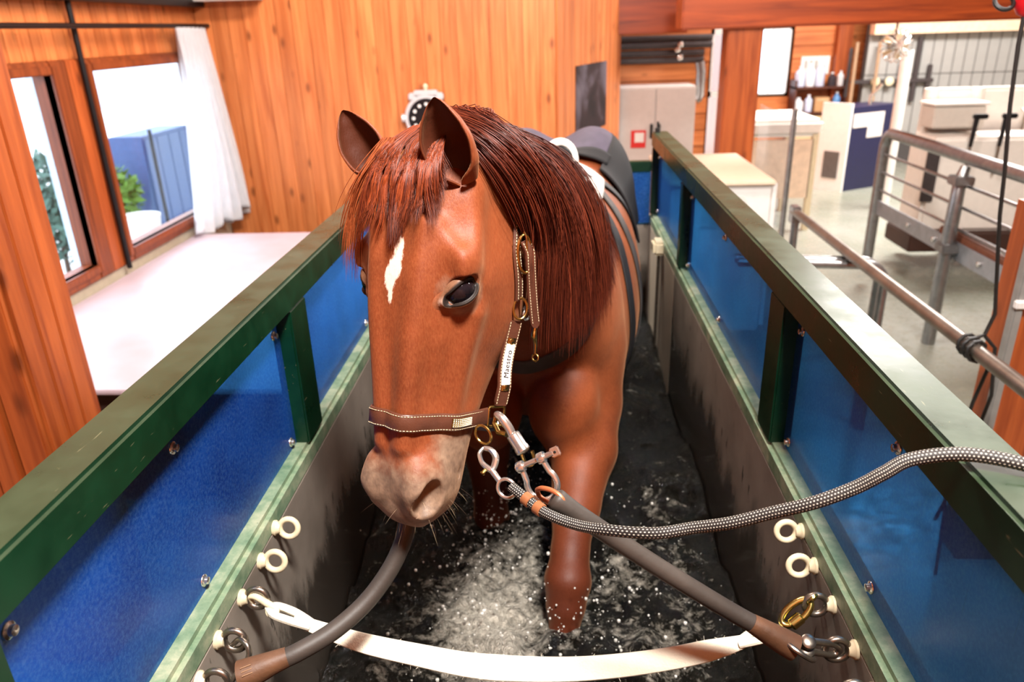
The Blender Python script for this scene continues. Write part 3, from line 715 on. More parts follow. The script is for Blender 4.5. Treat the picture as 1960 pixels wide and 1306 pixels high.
# ---- ears: cupped leaves, joined to the same skin
def ear(base, tip, open_dir, wmax, n=26, m=20):
    base = np.array(base); tip = np.array(tip); ax = tip-base; L = np.linalg.norm(ax); ax /= L
    o = np.array(open_dir, float); o -= ax*(o @ ax); o /= np.linalg.norm(o); s = np.cross(ax, o)
    rows = []; prof = spl([0, .12, .3, .5, .7, .85, .95, 1.0], [.55, .74, .96, 1.0, .84, .56, .28, .05])
    opn = spl([0, .10, .25, .6, 1.0], [.05, .35, 1.05, 1.45, 1.6])          # half opening angle of the cup
    for inner in (0, 1):
        for i in range(n):
            t = i/(n-1); w_ = wmax*prof(t)-inner*.0045*min(1, (1-t)*6); half = math.pi-opn(t)
            lean = o*(.018*math.sin(t*2.2)-.02*t*t)
            c = base+ax*L*t+lean
            ring = []
            for k in range(m):
                a = half*(2*k/(m-1)-1)
                r = w_*(1-.10*abs(a)/math.pi)
                ring.append(c-o*math.cos(a)*r*.74+s*math.sin(a)*r)
            rows.append(ring)
    vs = np.array(rows).reshape(-1, 3); f = []
    for inner in (0, 1):
        for i in range(n-1):
            for k in range(m-1):
                q = [(inner*n+i)*m+k, (inner*n+i)*m+k+1, (inner*n+i+1)*m+k+1, (inner*n+i+1)*m+k]; f.append(q if not inner else q[::-1])
    for i in range(n-1):
        for k in (0, m-1):
            q = [i*m+k, (i+1)*m+k, (n+i+1)*m+k, (n+i)*m+k]; f.append(q if k == 0 else q[::-1])
    for k in range(m-1): f.append([(n-1)*m+k, (n-1)*m+k+1, (2*n-1)*m+k+1, (2*n-1)*m+k])
    return vs, f
EARS = [((-0.1336, 1.115, -0.2073), (-0.1669, 1.08, -0.0885), (-0.3, -0.95, 0.05), 0.043),
        ((-0.2784, 1.2, -0.2162), (-0.3268, 1.195, -0.1113), (0.1, -0.98, 0.1), 0.037)]
ears = [ear(*e) for e in EARS]
bm = bmesh.new(); bm.from_mesh(me); inner_flag = []
nb = len(bm.verts)
for vs, fs in ears:
    b = [bm.verts.new(p) for p in vs]
    for q in fs: bm.faces.new([b[i] for i in q])
bm.to_mesh(me); bm.free()
nv = len(me.vertices); v = np.empty(nv*3); me.vertices.foreach_get('co', v); v = v.reshape(-1, 3)

# ---- coat pattern: red muzzle skin, green star, blue dark points
h = W2H(v); a, b, c = h.T; ca = np.abs(c)
sm = lambda x, e0, e1: np.clip((x-e0)/(e1-e0), 0, 1)**2*(3-2*np.clip((x-e0)/(e1-e0), 0, 1))
head = (a > -.05) & (a < .7) & (ca < .2) & (np.abs(b) < .3)
mz = np.where(head, np.maximum(sm(a, .445, .535), sm(a, .40, .48)*sm(-b, -.03, .03)), 0)
eyed = np.sqrt(((np.stack([a, b, ca], -1)-EYE_C)**2).sum(1))
skin = np.where(head, .5*sm(-eyed, -.050, -.028), 0)
st = lambda pa, ra, rc, sh=0: 1-np.sqrt(((a-pa)/ra)**2+((c-sh-.0)/rc)**2)
star = np.where(head & (b > .02), np.maximum.reduce([st(.187, .020, .015, .005), st(.203, .024, .0120, -.002), .6*st(.224, .022, .005, -.001), .55*st(.165, .03, .010, .010)]), -1)
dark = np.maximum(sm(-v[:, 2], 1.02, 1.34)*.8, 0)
inner = np.zeros(nv)
k0 = nb
for vs, fs in ears:
    inner[k0+len(vs)//2:k0+len(vs)] = 1; k0 += len(vs)
colr = np.stack([np.maximum(mz, skin), np.clip(star*.5+.5, 0, 1), dark, inner], -1).astype(np.float32)
at_ = me.color_attributes.new('pattern', 'FLOAT_COLOR', 'POINT'); at_.data.foreach_set('color', colr.reshape(-1))
put(me, v+np.array([0, 0, CAMZ]))
for p in me.polygons: p.use_smooth = True

t = NT('chestnut_coat'); at = t.n('ShaderNodeAttribute', attribute_name='pattern'); sp = t.n('ShaderNodeSeparateColor'); t.l(at.outputs['Color'], sp.inputs[0])
co = t.coords('Object'); n1 = t.noise(7, 3, .6, co); n2 = t.noise(380, 2, .6, t.coords('Object', (1, 1, .30))); n3 = t.noise(60, 2, .6, co)
c = t.ramp(n1, [(.3, srgb(104, 46, 21)), (.7, srgb(140, 68, 35))]).outputs[0]
c = t.mix(t.ramp(n2, [(.35, .0), (.75, .30)]).outputs[0], c, srgb(166, 96, 56))
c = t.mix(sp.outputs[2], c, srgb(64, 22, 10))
mm = t.n('ShaderNodeMath', operation='ADD'); m2 = t.n('ShaderNodeMath', operation='MULTIPLY_ADD'); t.l(n3, m2.inputs[0]); m2.inputs[1].default_value = .5; m2.inputs[2].default_value = -.25
t.l(sp.outputs[0], mm.inputs[0]); t.l(m2, mm.inputs[1])
c = t.mix(t.ramp(mm.outputs[0], [(.15, 0.0), (.85, .92)]).outputs[0], c, t.ramp(n3, [(.3, srgb(102, 84, 70)), (.7, srgb(148, 122, 100))]).outputs[0])
ms = t.n('ShaderNodeMath', operation='MULTIPLY_ADD'); nf = t.noise(190, 3, .7, t.coords('Object', (1, 1, .25))); t.l(nf, ms.inputs[0]); ms.inputs[1].default_value = .45; t.l(sp.outputs[1], ms.inputs[2])
c = t.mix(t.ramp(ms.outputs[0], [(.73, 0.0), (.84, .95)]).outputs[0], c, srgb(240, 214, 196))
c = t.mix(at.outputs['Alpha'], c, srgb(70, 30, 14))
t.set(Base_Color=c, Roughness=.54, Specular_IOR_Level=.32, Sheen_Weight=.15, Sheen_Roughness=.4, Sheen_Tint=srgb(255, 190, 140))
mixb = t.n('ShaderNodeMath', operation='ADD'); t.l(n2, mixb.inputs[0]); t.l(n3, mixb.inputs[1])
t.bump(mixb.outputs[0], .35, .0014)
COAT = t.m
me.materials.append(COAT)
horse = thing('horse', C((-.02, 2.3, -1.86)), 'chestnut horse with a small white star walking in the water treadmill', 'horse')
body = link('body', me, horse)
def smooth_path(P, n, closed=False):
    """Catmull-Rom through the points"""
    P = [np.array(p, float) for p in P]; m = len(P); out = []
    segs = m if closed else m-1
    for k in range(n):
        u = k/(n if closed else n-1)*segs; i = min(int(u), segs-1); t_ = u-i
        g = lambda j: P[j % m] if closed else P[max(0, min(m-1, j))]
        a, b, c, d = g(i-1), g(i), g(i+1), g(i+2)
        out.append(.5*((2*b)+(-a+c)*t_+(2*a-5*b+4*c-d)*t_**2+(-a+3*b-3*c+d)*t_**3))
    return np.array(out)
# ---- eyes and lids
t = NT('eye_wet'); co = t.coords('Object', (1, 1, 1)); t.set(Base_Color=t.ramp(t.noise(60, 3, .5, co), [(.3, (.004, .003, .004)), (.7, (.012, .008, .010))]), Roughness=.02, Specular_IOR_Level=.28); EYEM = t.m
def vcol_mat(name, rough, spec=.4, bump=0, bscale=300, sheen=0):
    t = NT(name); at = t.n('ShaderNodeAttribute', attribute_name='tone'); nz = t.noise(bscale, 3, .6, t.coords('Object'))
    c = t.mix(1.0, at.outputs['Color'], t.ramp(nz, [(.3, .82), (.7, 1.12)]).outputs[0], 'MULTIPLY')
    t.set(Base_Color=c, Roughness=rough, Specular_IOR_Level=spec)
    if bump: t.bump(nz, bump, .0006)
    return t.m
LIDM = vcol_mat('eyelid_skin', .5, .25, .3)
def set_tone(me, cols):
    a = me.color_attributes.new('tone', 'FLOAT_COLOR', 'POINT'); c = np.ones((len(me.vertices), 4), np.float32); c[:, :3] = cols; a.data.foreach_set('color', c.reshape(-1))
def mirror(q, s): q = np.array(q, float); q[..., 2] *= s; return q
def lid_curve(th):
    """almond: returns (along, up) in metres"""
    L = .0262; u = L*np.cos(th); k = np.sin(th)
    up = np.where(k > 0, .0150*np.abs(k)**.85*(1-.25*np.cos(th)*-1*.0), -.0120*np.abs(k)**.95)
    up = up+.002*np.cos(th)
    u = u-np.where(np.cos(th) < -.6, (np.abs(np.cos(th))-.6)*.012, 0)     # drawn-out inner corner
    return u, up
for sgn, who in ((1, 'left'), (-1, 'right')):
    e = MB(); cen = mirror(EYE_C+EYE_N*.0030, sgn)
    prof = []
    for i in range(17): a = math.pi*i/16; prof.append((-math.cos(a)*EYE_R, math.sin(a)*EYE_R))
    e.lathe(C(H2W(cen)), Vector(HR @ mirror(EYE_N, sgn)), prof, 40); e.build('eye', EYEM, horse)
    n = 64; th = np.linspace(0, 2*np.pi, n, endpoint=False); rows = []; cols = []
    S = [.70, .96, 1.0, 1.05, 1.12, 1.2, 1.3, 1.42, 1.58, 1.75]
    u0, v0 = lid_curve(th)
    for j, s in enumerate(S):
        sv = 1+(s-1)*1.7
        q = u0[:, None]*s*EYE_1+(v0*sv)[:, None]*EYE_2
        rr = np.minimum((q**2).sum(1), (EYE_R*1.3)**2)
        lift = [-.0022, .0009, .0036, .0048, .0052, .0054, .0050, .0044, .004, .004][j]
        R_ = EYE_R+lift
        sph = EYE_C+EYE_N*.0030+(EYE_N*np.sqrt(np.maximum(R_**2-rr, (.35*R_)**2))[:, None]+q)
        f = [0, 0, 0, 0, .06, .20, .50, .85, 1, 1][j]
        ms = np.array(sph); 
        if f > 0:
            pr, _ = project(H2W(sph), -.0004 if j < 9 else -.0018, 5); pr = W2H(pr)
            ms = sph*(1-f)+pr*f
        fold = .0016*math.exp(-((s-1.3)/.05)**2)*-1+.0014*math.exp(-((s-1.18)/.05)**2)
        ms = ms+EYE_N*(fold*np.clip(np.sin(th), 0, 1))[:, None]
        rows.append([C(H2W(mirror(p, sgn))) for p in ms])
        up = np.clip(np.sin(th), 0, 1)[:, None]; lo = np.clip(-np.sin(th), 0, 1)[:, None]; inn = np.clip((-np.cos(th)-.86)*7, 0, 1)[:, None]*np.clip(.4+np.sin(th)*3, 0, 1)[:, None]
        dk = np.array(srgb(38, 30, 26)); gr = np.array(srgb(120, 84, 62)); pale = np.array(srgb(214, 172, 142)); coat = np.array(srgb(150, 74, 38))
        if j < 5: cc = np.tile(dk, (n, 1))
        elif j == 99: pass
        elif j == 5: cc = gr*(1-lo)+pale*.8*lo
        else: w_ = (j-6)/3; cc = (gr*(1-w_)+coat*w_)*np.ones((n, 1))
        cc = cc*(1-inn*(1 if j in (5, 6) else 0))+np.array(srgb(196, 164, 146))*inn*(1 if j in (5, 6) else 0)
        cols.append(cc)
    mb = MB(); vs = [p for r in rows for p in r]; fs = []
    for j in range(len(S)-1):
        for k in range(n): k2 = (k+1) % n; fs.append((j*n+k, j*n+k2, (j+1)*n+k2, (j+1)*n+k))
    mb.add(vs, fs); me_l = mb.mesh('eyelids', LIDM, False)
    for p in me_l.polygons: p.use_smooth = True
    bmx = bmesh.new(); bmx.from_mesh(me_l); bmesh.ops.recalc_face_normals(bmx, faces=bmx.faces); bmx.to_mesh(me_l); bmx.free()
    set_tone(me_l, np.concatenate(cols)); tag(link('eyelids', me_l, horse), 'dark rimmed eyelids with a pale lower edge')

# ---- hair
rng = np.random.default_rng(7)
def strands(name, paths, rad, tones, mat, parent, label=None, kind=None):
    """paths (N,K,3) cam level, rad (N,), tones (N,3): thin three-sided tapered hairs"""
    N, K, _ = paths.shape
    T = np.gradient(paths, axis=1); T /= np.linalg.norm(T, axis=2, keepdims=True)+1e-9
    ref = np.array([.31, .52, .79]); U = np.cross(T, ref); U /= np.linalg.norm(U, axis=2, keepdims=True)+1e-9; Wv = np.cross(T, U)
    tt = np.linspace(0, 1, K); tp = np.clip((1-tt)*3.2, .12, 1)*np.clip(tt*6+.6, 0, 1)
    vs = []
    for k in range(3):
        a = 2*math.pi*k/3; vs.append(paths+(U*math.cos(a)+Wv*math.sin(a))*(rad[:, None]*tp[None])[..., None])
    V = np.stack(vs, 2).reshape(-1, 3)+np.array([0, 0, CAMZ])       # N,K,3
    base = (np.arange(N)[:, None]*K+np.arange(K-1)[None])*3
    fs = []
    for k in range(3):
        k2 = (k+1) % 3; fs.append(np.stack([base+k, base+k2, base+3+k2, base+3+k], -1).reshape(-1, 4))
    F = np.concatenate(fs); me = bpy.data.meshes.new(name)
    me.vertices.add(len(V)); me.vertices.foreach_set('co', V.reshape(-1)); me.loops.add(F.size); me.loops.foreach_set('vertex_index', F.reshape(-1).astype(np.int32))
    me.polygons.add(len(F)); me.polygons.foreach_set('loop_start', np.arange(0, F.size, 4, dtype=np.int32)); me.polygons.foreach_set('loop_total', np.full(len(F), 4, np.int32))
    me.update(calc_edges=True); me.polygons.foreach_set('use_smooth', np.ones(len(F), bool)); me.materials.append(mat)
    set_tone(me, np.repeat(tones, K*3, axis=0))
    o = link(name, me, parent); tag(o, label, kind=kind); return o
HAIR = vcol_mat('mane_hair', .42, .4)
def hair_tones(n, lo, hi): 
    k = rng.random((n, 1))**1.3; return np.array(lo)*(1-k)+np.array(hi)*k
def push(P, off):
    """keep points outside the skin"""
    sh = P.shape; p = P.reshape(-1, 3); o = np.broadcast_to(off, sh[:-1]).reshape(-1)
    for _ in range(3):
        d = horse_sdf(p); m = d < o
        if not m.any(): break
        g = sdf_grad(horse_sdf, p[m], .004); l2 = (g*g).sum(1)+1e-6
        p[m] = p[m]-g*((d[m]-o[m])/l2)[:, None]
    return p.reshape(sh)
def relax(P, n=2):
    for _ in range(n): P[:, 1:-1] = P[:, 1:-1]*.5+(P[:, :-2]+P[:, 2:])*.25
    return P
# mane: falls over the near side of the neck
NM, K = 10500, 15
yr = 1.215+.845*rng.random(NM)**1.1; gidx = np.floor(yr*130)
cl = lambda s: np.random.default_rng(s).random(4000)
g = gidx.astype(int); r1, r2, r3 = cl(1)[g], cl(2)[g], cl(3)[g]
yc = (gidx+.5)/130
u = np.linspace(0, 1, K)
L = (.30+.12*np.clip((yr-1.2)/.35, 0, 1)-.16*np.clip((yr-1.72)/.3, 0, 1))*(.78+.24*r1+.30*(rng.random(NM)-.5))
x0 = b_cx(yr)+.004+(rng.random(NM)-.5)*.03; z0 = np.full(NM, .02)
for _ in range(14): z0 = z0-.8*horse_sdf(np.stack([x0, yr, z0], -1))
z0 -= .003
fr = np.clip((1.36-yr)/.14, 0, 1)
lay = rng.random(NM)
P = np.zeros((NM, K, 3))
swing = .10+.05*r2+.05*lay
P[:, :, 0] = x0[:, None]+swing[:, None]*np.sin(np.minimum(u*2.2, 1.57))[None]+.05*u[None]**2*(r3[:, None]-.3)
P[:, :, 1] = yr[:, None]+((yc-yr)*.7)[:, None]*u[None]+(-.02+.09*(r3-.45)-.0*fr)[:, None]*u[None]**1.5-.080*fr[:, None]*np.sin(np.pi*np.clip((u-.02)/.70, 0, 1))[None]+.006*np.sin(u[None]*9+6*r2[:, None])
P[:, :, 2] = z0[:, None]+(.030*np.sin(np.minimum(u*5, 3.14)))[None]*(.6+.6*lay)[:, None]-L[:, None]*(u[None]**1.15)
P = push(P, (.003+.018*lay+.009*fr)[:, None]*np.clip(u*5, .2, 1)[None]); P = relax(P, 3); P = push(P, np.full((NM, K), .0015)+.006*fr[:, None])
strands('mane', P, .0005+.0004*rng.random(NM), hair_tones(NM, srgb(58, 19, 11), srgb(124, 54, 32))*(.8+.4*r1[:, None]), HAIR, horse, 'long red brown mane combed over to one side of the neck')
# forelock: fans over the forehead
NF, K = 3600, 12
u = np.linspace(0, 1, K); c0 = (rng.random(NF)-.42)*.09; g = np.floor((c0+.05)*300).astype(int); r1 = cl(5)[g]; r2 = cl(6)[g]; lay = rng.random(NF)
fan = c0*1.45-.004+(r1-.5)*.03+(rng.random(NF)-.5)*.012
Lf = .080+.050*r2+.045*rng.random(NF)-.035*np.clip(fan/.06, 0, 1)-.010*np.clip(-fan/.05, 0, 1)
Q = np.zeros((NF, K, 3))
Q[:, :, 0] = -.035+.01*rng.random((NF, 1))+(Lf+.02)[:, None]*u[None]
Q[:, :, 1] = (h_top(np.clip(Q[:, :, 0], -.06, .6))+.008+.022*np.sin(np.minimum(u*3.6, 3.14))[None])
Q[:, :, 2] = c0[:, None]+(fan-c0)[:, None]*(u[None]**.9)*1.1+.004*np.sin(u[None]*8+6*r1[:, None])
P = H2W(Q.reshape(-1, 3)).reshape(NF, K, 3)
P = push(P, (.003+.014*lay)[:, None]*np.clip(u*5, .2, 1)[None]); P = relax(P, 2)
strands('forelock', P, .0004+.0004*rng.random(NF), hair_tones(NF, srgb(66, 20, 8), srgb(150, 66, 30))*(.85+.3*r2[:, None]), HAIR, horse, 'red brown forelock fanned over the forehead')
# side wisps past the cheek edge
NW = 130; c0 = -.035-.03*rng.random(NW); r2 = rng.random(NW); Q = np.zeros((NW, K, 3))
Q[:, :, 0] = -.01+(.13+.10*r2)[:, None]*u[None]; Q[:, :, 1] = .035+.028*np.sin(u*2.4)[None]-.03*u[None]**2*r2[:, None]
Q[:, :, 2] = c0[:, None]-(.055+.03*rng.random((NW, 1)))*u[None]
P = push(H2W(Q.reshape(-1, 3)).reshape(NW, K, 3), np.full((NW, K), .004)); P = relax(P, 2)
strands('forelock_wisp', P, np.full(NW, .0007), hair_tones(NW, srgb(110, 46, 20), srgb(190, 100, 56)), HAIR, horse)
# whiskers
NK = 70; th = rng.random(NK); Q0 = np.stack([.545+.055*rng.random(NK), -.095+.10*rng.random(NK), (rng.random(NK)-.5)*.13], -1)
B0, Nn = project(H2W(Q0), 0, 6); Ku = np.linspace(0, 1, 6); Lw = .008+.026*rng.random(NK)**2
P = B0[:, None]+(Nn+.3*(rng.random((NK, 3))-.5)+HR[:, 0]*.35)[:, None]*(Lw[:, None]*Ku[None])[..., None]; P[:, :, 2] -= .006*Ku[None]**2
strands('whiskers', P, np.full(NK, .00016), hair_tones(NK, srgb(90, 60, 40), srgb(220, 190, 150)), HAIR, horse, 'fine pale whiskers round the muzzle', 'stuff')
# ================================================================== garden seen through the windows
GROUND = plain('pale_paving', srgb(206, 204, 200), .8, 0, .05, 3)
tag(MB().box((-30, -10, -.5), (-3.08, 40, -.4)).build('terrace', GROUND), kind='structure')
LEAF = plain('leaf_green', srgb(96, 140, 50), .6, 0, .35, 20)
def bush(name, c, r, n, label, group=None, seed=1, mat=None):
    g = np.random.default_rng(seed); mb = MB()
    for _ in range(n):
        d = g.normal(size=3); d /= np.linalg.norm(d); k = g.random()**.4; p = np.array(c)+d*np.array(r)*k
        u = g.normal(size=3); u /= np.linalg.norm(u); v_ = np.cross(u, d); v_ /= np.linalg.norm(v_)+1e-6; L = .05+.05*g.random()
        mb.add([p-u*L, p+v_*L*.4, p+u*L, p-v_*L*.4+d*.01], [(0, 1, 2), (0, 2, 3)])
    o = thing(name, (c[0], c[1], -.4), label, 'shrub', group); mb.build('foliage', mat or LEAF, o, False)
    MB().tube([(c[0], c[1], -.4), (c[0]+.03, c[1], c[2])], [.03, .015], 8).build('stem', plain('bark', srgb(80, 60, 44), .8), o)
    return o

bush('garden_shrub', (-5.25, 8.70, .38), (.30, .30, .36), 520, 'bright green shrub seen low through the window beside the curtain', seed=2)
bush('hedge_plant', (-5.5, 7.88, .42), (.42, .36, .62), 900, 'blue green hedge seen through the narrow left window', seed=3, mat=plain('leaf_blue_green', srgb(70, 104, 92), .6, 0, .3, 20))
pz = thing('parasol', (-8.0, 14.8, -.4), 'large white parasol standing outside the window', 'parasol')
MB().cyl((-8.0, 14.8, -.4), (-8.0, 14.8, 1.2), .03).build('pole', BLACKM, pz)
MB().lathe((-8.0, 14.8, .50), (0, 0, 1), [(0, 1.7), (.02, 1.7), (.55, .30), (.74, .02)], 8).build('canopy', plain('parasol_cloth', srgb(240, 240, 240), .7, 0, .03), pz)
bin_ = thing('outdoor_cupboard', (-5.2, 9.7, -.4), 'dark blue cupboard standing outside behind the curtain', 'cupboard')
NAVY = plain('dark_blue_board', srgb(58, 88, 140), .5, 0, .1)
MB().box((-5.45, 9.16, -.4), (-5.02, 10.4, 1.0), bev=.01).build('body', NAVY, bin_)
for k in range(4): MB().box((-5.02, 9.18+k*.305, -.36), (-5.0, 9.47+k*.305, .96), bev=.004).build('door_board', NAVY, bin_)
tag(MB().cyl((-4.85, 9.05, -.4), (-4.85, 9.05, 1.1), .022).build('garden_post', BLACKM), 'thin dark post in front of the outdoor cupboard', 'post')
tag(MB().box((-4.06, 5.90, -.4), (-3.94, 5.98, 2.7), bev=.01).build('door_post', plain('pale_blue_post', srgb(186, 206, 220), .5)), 'pale upright post outside the narrow left window', 'post')
pot = thing('flower_pot', (-4.6, 7.98, -.4), 'white tapered flower pot on the terrace outside', 'flower pot')
MB().lathe((-4.6, 7.98, -.4), (0, 0, 1), [(0, .14), (.02, .15), (.66, .22), (.70, .23), (.70, .20), (.64, .18)], 24).build('pot', WHITEP, pot)
wl_ = MB().box((-20, 24, -.4), (-4, 24.2, 1.6)).build('garden_wall', plain('pale_house', srgb(200, 206, 214), .8)); tag(wl_, 'pale house wall far outside the windows', 'wall')
# ================================================================== things in the back of the stable
Z = lambda z: CAMZ+z
# cabinet
CABM = plain('grey_white_metal', srgb(206, 196, 190), .45, 0, .04)
cb = thing('metal_cabinet', (1.10, 8.5, 0), 'tall pale grey two door metal cabinet against the pine wall', 'cabinet')
MB().box((.69, 8.42, 0), (1.51, 8.86, Z(-.625)), bev=.004).build('body', CABM, cb)
for a, b in ((.70, 1.085), (1.095, 1.50)):
    d = MB().box((a, 8.40, .06), (b, 8.42, Z(-.64)), bev=.004).build('door', CABM, cb)
    MB().box(((b-.05) if a < 1 else a+.02, 8.375, .95), ((b-.02) if a < 1 else a+.05, 8.40, 1.10), bev=.004).build('handle', BLACKM, d)
sg = thing('fire_sign', (.915, 8.395, Z(-1.16)), 'small red and white safety sign on the grey cabinet', 'sign')
MB().box((.835, 8.390, Z(-1.25)), (.995, 8.397, Z(-1.065))).build('plate', plain('sign_red', srgb(214, 40, 36), .5, 0, .03), sg)
MB().box((.875, 8.386, Z(-1.19)), (.975, 8.391, Z(-1.09))).build('panel', WHITEP, sg)
# dark trunking on the far wall
tk = thing('pipe_run', (1.2, 8.8, Z(-.3)), 'stack of dark insulated pipes along the far pine wall', 'pipes')
DK = plain('dark_insulation', srgb(58, 50, 50), .55, 0, .15)
for z, r in ((-.155, .032), (-.225, .038), (-.305, .036), (-.375, .032)):
    MB().cyl((.55, 8.72, Z(z)), (1.70 if z > -.3 else 1.62, 8.72, Z(z)), r, seg=14).build('pipe', DK, tk)
for x, z in ((1.36, -.22), (1.36, -.35), (1.33, -.27)): MB().lathe((x, 8.69, Z(z)), (0, -1, 0), [(0, .03), (.02, .03), (.03, .015)], 14).build('clamp', CHROME, tk)
dn = MB().tube([(1.58, 8.72, Z(-.40)), (1.60, 8.72, Z(-.5)), (1.60, 8.72, Z(-.74)), (1.585, 8.72, Z(-.78)), (1.565, 8.72, Z(-.79))], .05, 14).build('down_pipe', GALV, tk)
# posters on the corner wall
cdir = Vector((.342, .94, 0)); cn = Vector((.94, -.342, 0)); c0 = Vector((.02, 6.5, 0))
def poster(name, s0, s1, z0, z1, mat, label):
    a = c0+cdir*s0+cn*.022; b = c0+cdir*s1+cn*.022
    o = MB().prism([(a.x, a.y, Z(z0)), (b.x, b.y, Z(z0)), (b.x, b.y, Z(z1)), (a.x, a.y, Z(z1))], cn, .006).build(name, mat, None, False); tag(o, label, 'poster'); return o
def poster_mat(name, stops, sc, seed):
    t = NT(name); co = t.coords('Object', (sc, sc, sc)); co.inputs['Location'].default_value = (seed, seed*.7, seed*1.3); n = t.noise(1.0, 3, .5, co, .4); t.set(Base_Color=t.ramp(n, stops), Roughness=.7, Specular_IOR_Level=.2); return t.m
poster('wall_poster', .45, 1.39, -.925, -.325, poster_mat('poster_print', [(.42, srgb(30, 20, 22)), (.54, srgb(50, 34, 36)), (.62, srgb(84, 74, 82)), (.75, srgb(110, 100, 108))], 2.2, 3.1), 'dark photo poster with a dim horse shape on the corner wall')
poster('wall_poster', .55, 1.33, -1.5, -.975, poster_mat('poster_print_low', [(.38, srgb(40, 30, 34)), (.5, srgb(70, 60, 120)), (.58, srgb(150, 40, 40)), (.7, srgb(90, 80, 140))], 2.6, 8.2), 'lower dark and violet poster just behind the horse')
# wall clock shaped like a wrist watch
SATIN = plain('satin_silver', srgb(214, 214, 216), .35, .35, .05)
ck = thing('wall_clock', (-1.05, 6.45, Z(-.63)), 'round silver and black wall clock shaped like a wristwatch', 'clock')
cc = Vector((-1.05, 6.478, Z(-.675)))
MB().lathe(cc, (0, -1, 0), [(0, .185), (.035, .19), (.05, .182)], 40).build('case', SATIN, ck)
MB().lathe(cc, (0, -1, 0), [(.05, .158), (.058, .155), (.060, .136), (.052, .134)], 40).build('bezel', plain('black_bezel', srgb(24, 26, 30), .25), ck)
MB().lathe(cc, (0, -1, 0), [(.049, .135), (.0545, .135)], 40).build('dial', plain('dial_dark', srgb(12, 14, 18), .3), ck)
for k in range(12):
    a = k*math.pi/6; p = cc+Vector((.112*math.sin(a), -.0545, .112*math.cos(a)))
    MB().lathe(p, (0, -1, 0), [(0, .014), (.004, .014)], 12).build('hour_dot', WHITEP, ck)
for a, L, w_ in ((.5, .08, .010), (2.6, .11, .007)):
    d = Vector((math.sin(a), 0, math.cos(a))); s = Vector((d.z, 0, -d.x)); q = cc+Vector((0, -.061, 0))
    MB().prism([q-d*.02-s*w_, q+d*L-s*w_*.4, q+d*L+s*w_*.4, q-d*.02+s*w_], (0, -1, 0), .003).build('hand', WHITEP, ck)
for sx_ in (-1, 1):
    for sz in (-1, 1): MB().box((-1.05+sx_*.115-.03, 6.43, Z(-.675)+sz*.17-.03), (-1.05+sx_*.115+.03, 6.478, Z(-.675)+sz*.17+.03), bev=.01).build('lug', SATIN, ck)
MB().box((-1.15, 6.43, Z(-.50)), (-.95, 6.478, Z(-.455)), bev=.008).build('strap_end', SATIN, ck)
MB().box((-1.15, 6.43, Z(-.90)), (-.95, 6.478, Z(-.84)), bev=.01).build('strap_end', plain('pale_green_strap', srgb(206, 220, 190), .5), ck)
MB().lathe((-1.23, 6.455, Z(-.675)), (-1, 0, 0), [(0, .03), (.03, .035), (.035, .03)], 16).build('crown', SATIN, ck)
MB().lathe((-1.05, 6.46, Z(-.455)), (0, 0, 1), [(0, .014), (.03, .022), (.05, .010)], 16).build('hanger', CREAM, ck)
# white box with beige lid beyond the tank
wb = thing('white_box', (1.24, 5.7, 0), 'white cabinet box with a beige top just past the tank rail', 'box')
MB().box((.80, 5.16, 0), (1.47, 6.30, Z(-1.03)), bev=.006).build('body', WHITEP, wb)
MB().box((.78, 5.13, Z(-1.03)), (1.49, 6.32, Z(-1.0)), bev=.006).build('lid', plain('beige_top', srgb(226, 204, 180), .5, 0, .04), wb)
for xc in (1.07, 1.26):
    MB().prism([(xc-.055, 5.158, Z(-1.32)), (xc+.055, 5.158, Z(-1.32))]+[(xc+.055*math.cos(a), 5.158, Z(-1.16)+.055*math.sin(a)) for a in np.linspace(0, math.pi, 12)], (0, -1, 0), .004).build('grip_recess', plain('pale_grip', srgb(216, 212, 206), .5, 0, .03), wb)
MB().box((1.475, 5.15, .05), (1.505, 5.17, Z(-1.02)), bev=.004).build('edge', WHITEP, wb)
# handrail along the tank
hr = thing('handrail', (1.48, 3.0, 0), 'grey steel handrail tube running beside the tank', 'railing')
PIPE = plain('worn_dark_pipe', srgb(118, 108, 98), .38, .75, .25, 12)
MB().tube([(1.48, .55, Z(-1.1)), (1.48, 4.66, Z(-1.1))], .027, 18).build('rail', PIPE, hr)
for y in (1.3, 4.62): MB().cyl((1.48, y, 0), (1.48, y, Z(-1.12)), .024, seg=14).build('post', GALV, hr)
MB().box((1.455, 4.60, Z(-1.17)), (1.505, 4.69, Z(-1.06)), bev=.006).build('end_clamp', GALV, hr)
# bent tube barrier crossing under the handrail
bt = thing('tube_barrier', (1.4, 3.75, 0), 'low bent galvanised tube hoop behind the handrail', 'barrier')
for k, dy in enumerate((0, .07)):
    r_ = .10; pts = [(.95, 3.80+dy, Z(-1.157)), (1.55, 3.72+dy, Z(-1.157))]+[(1.57+r_*math.sin(a), 3.72+dy, Z(-1.257)+r_*math.cos(a)) for a in np.linspace(.1, math.pi/2, 8)]+[(1.67, 3.72+dy, .0)]
    MB().tube(pts, .024, 14).build('hoop', GALV, bt)
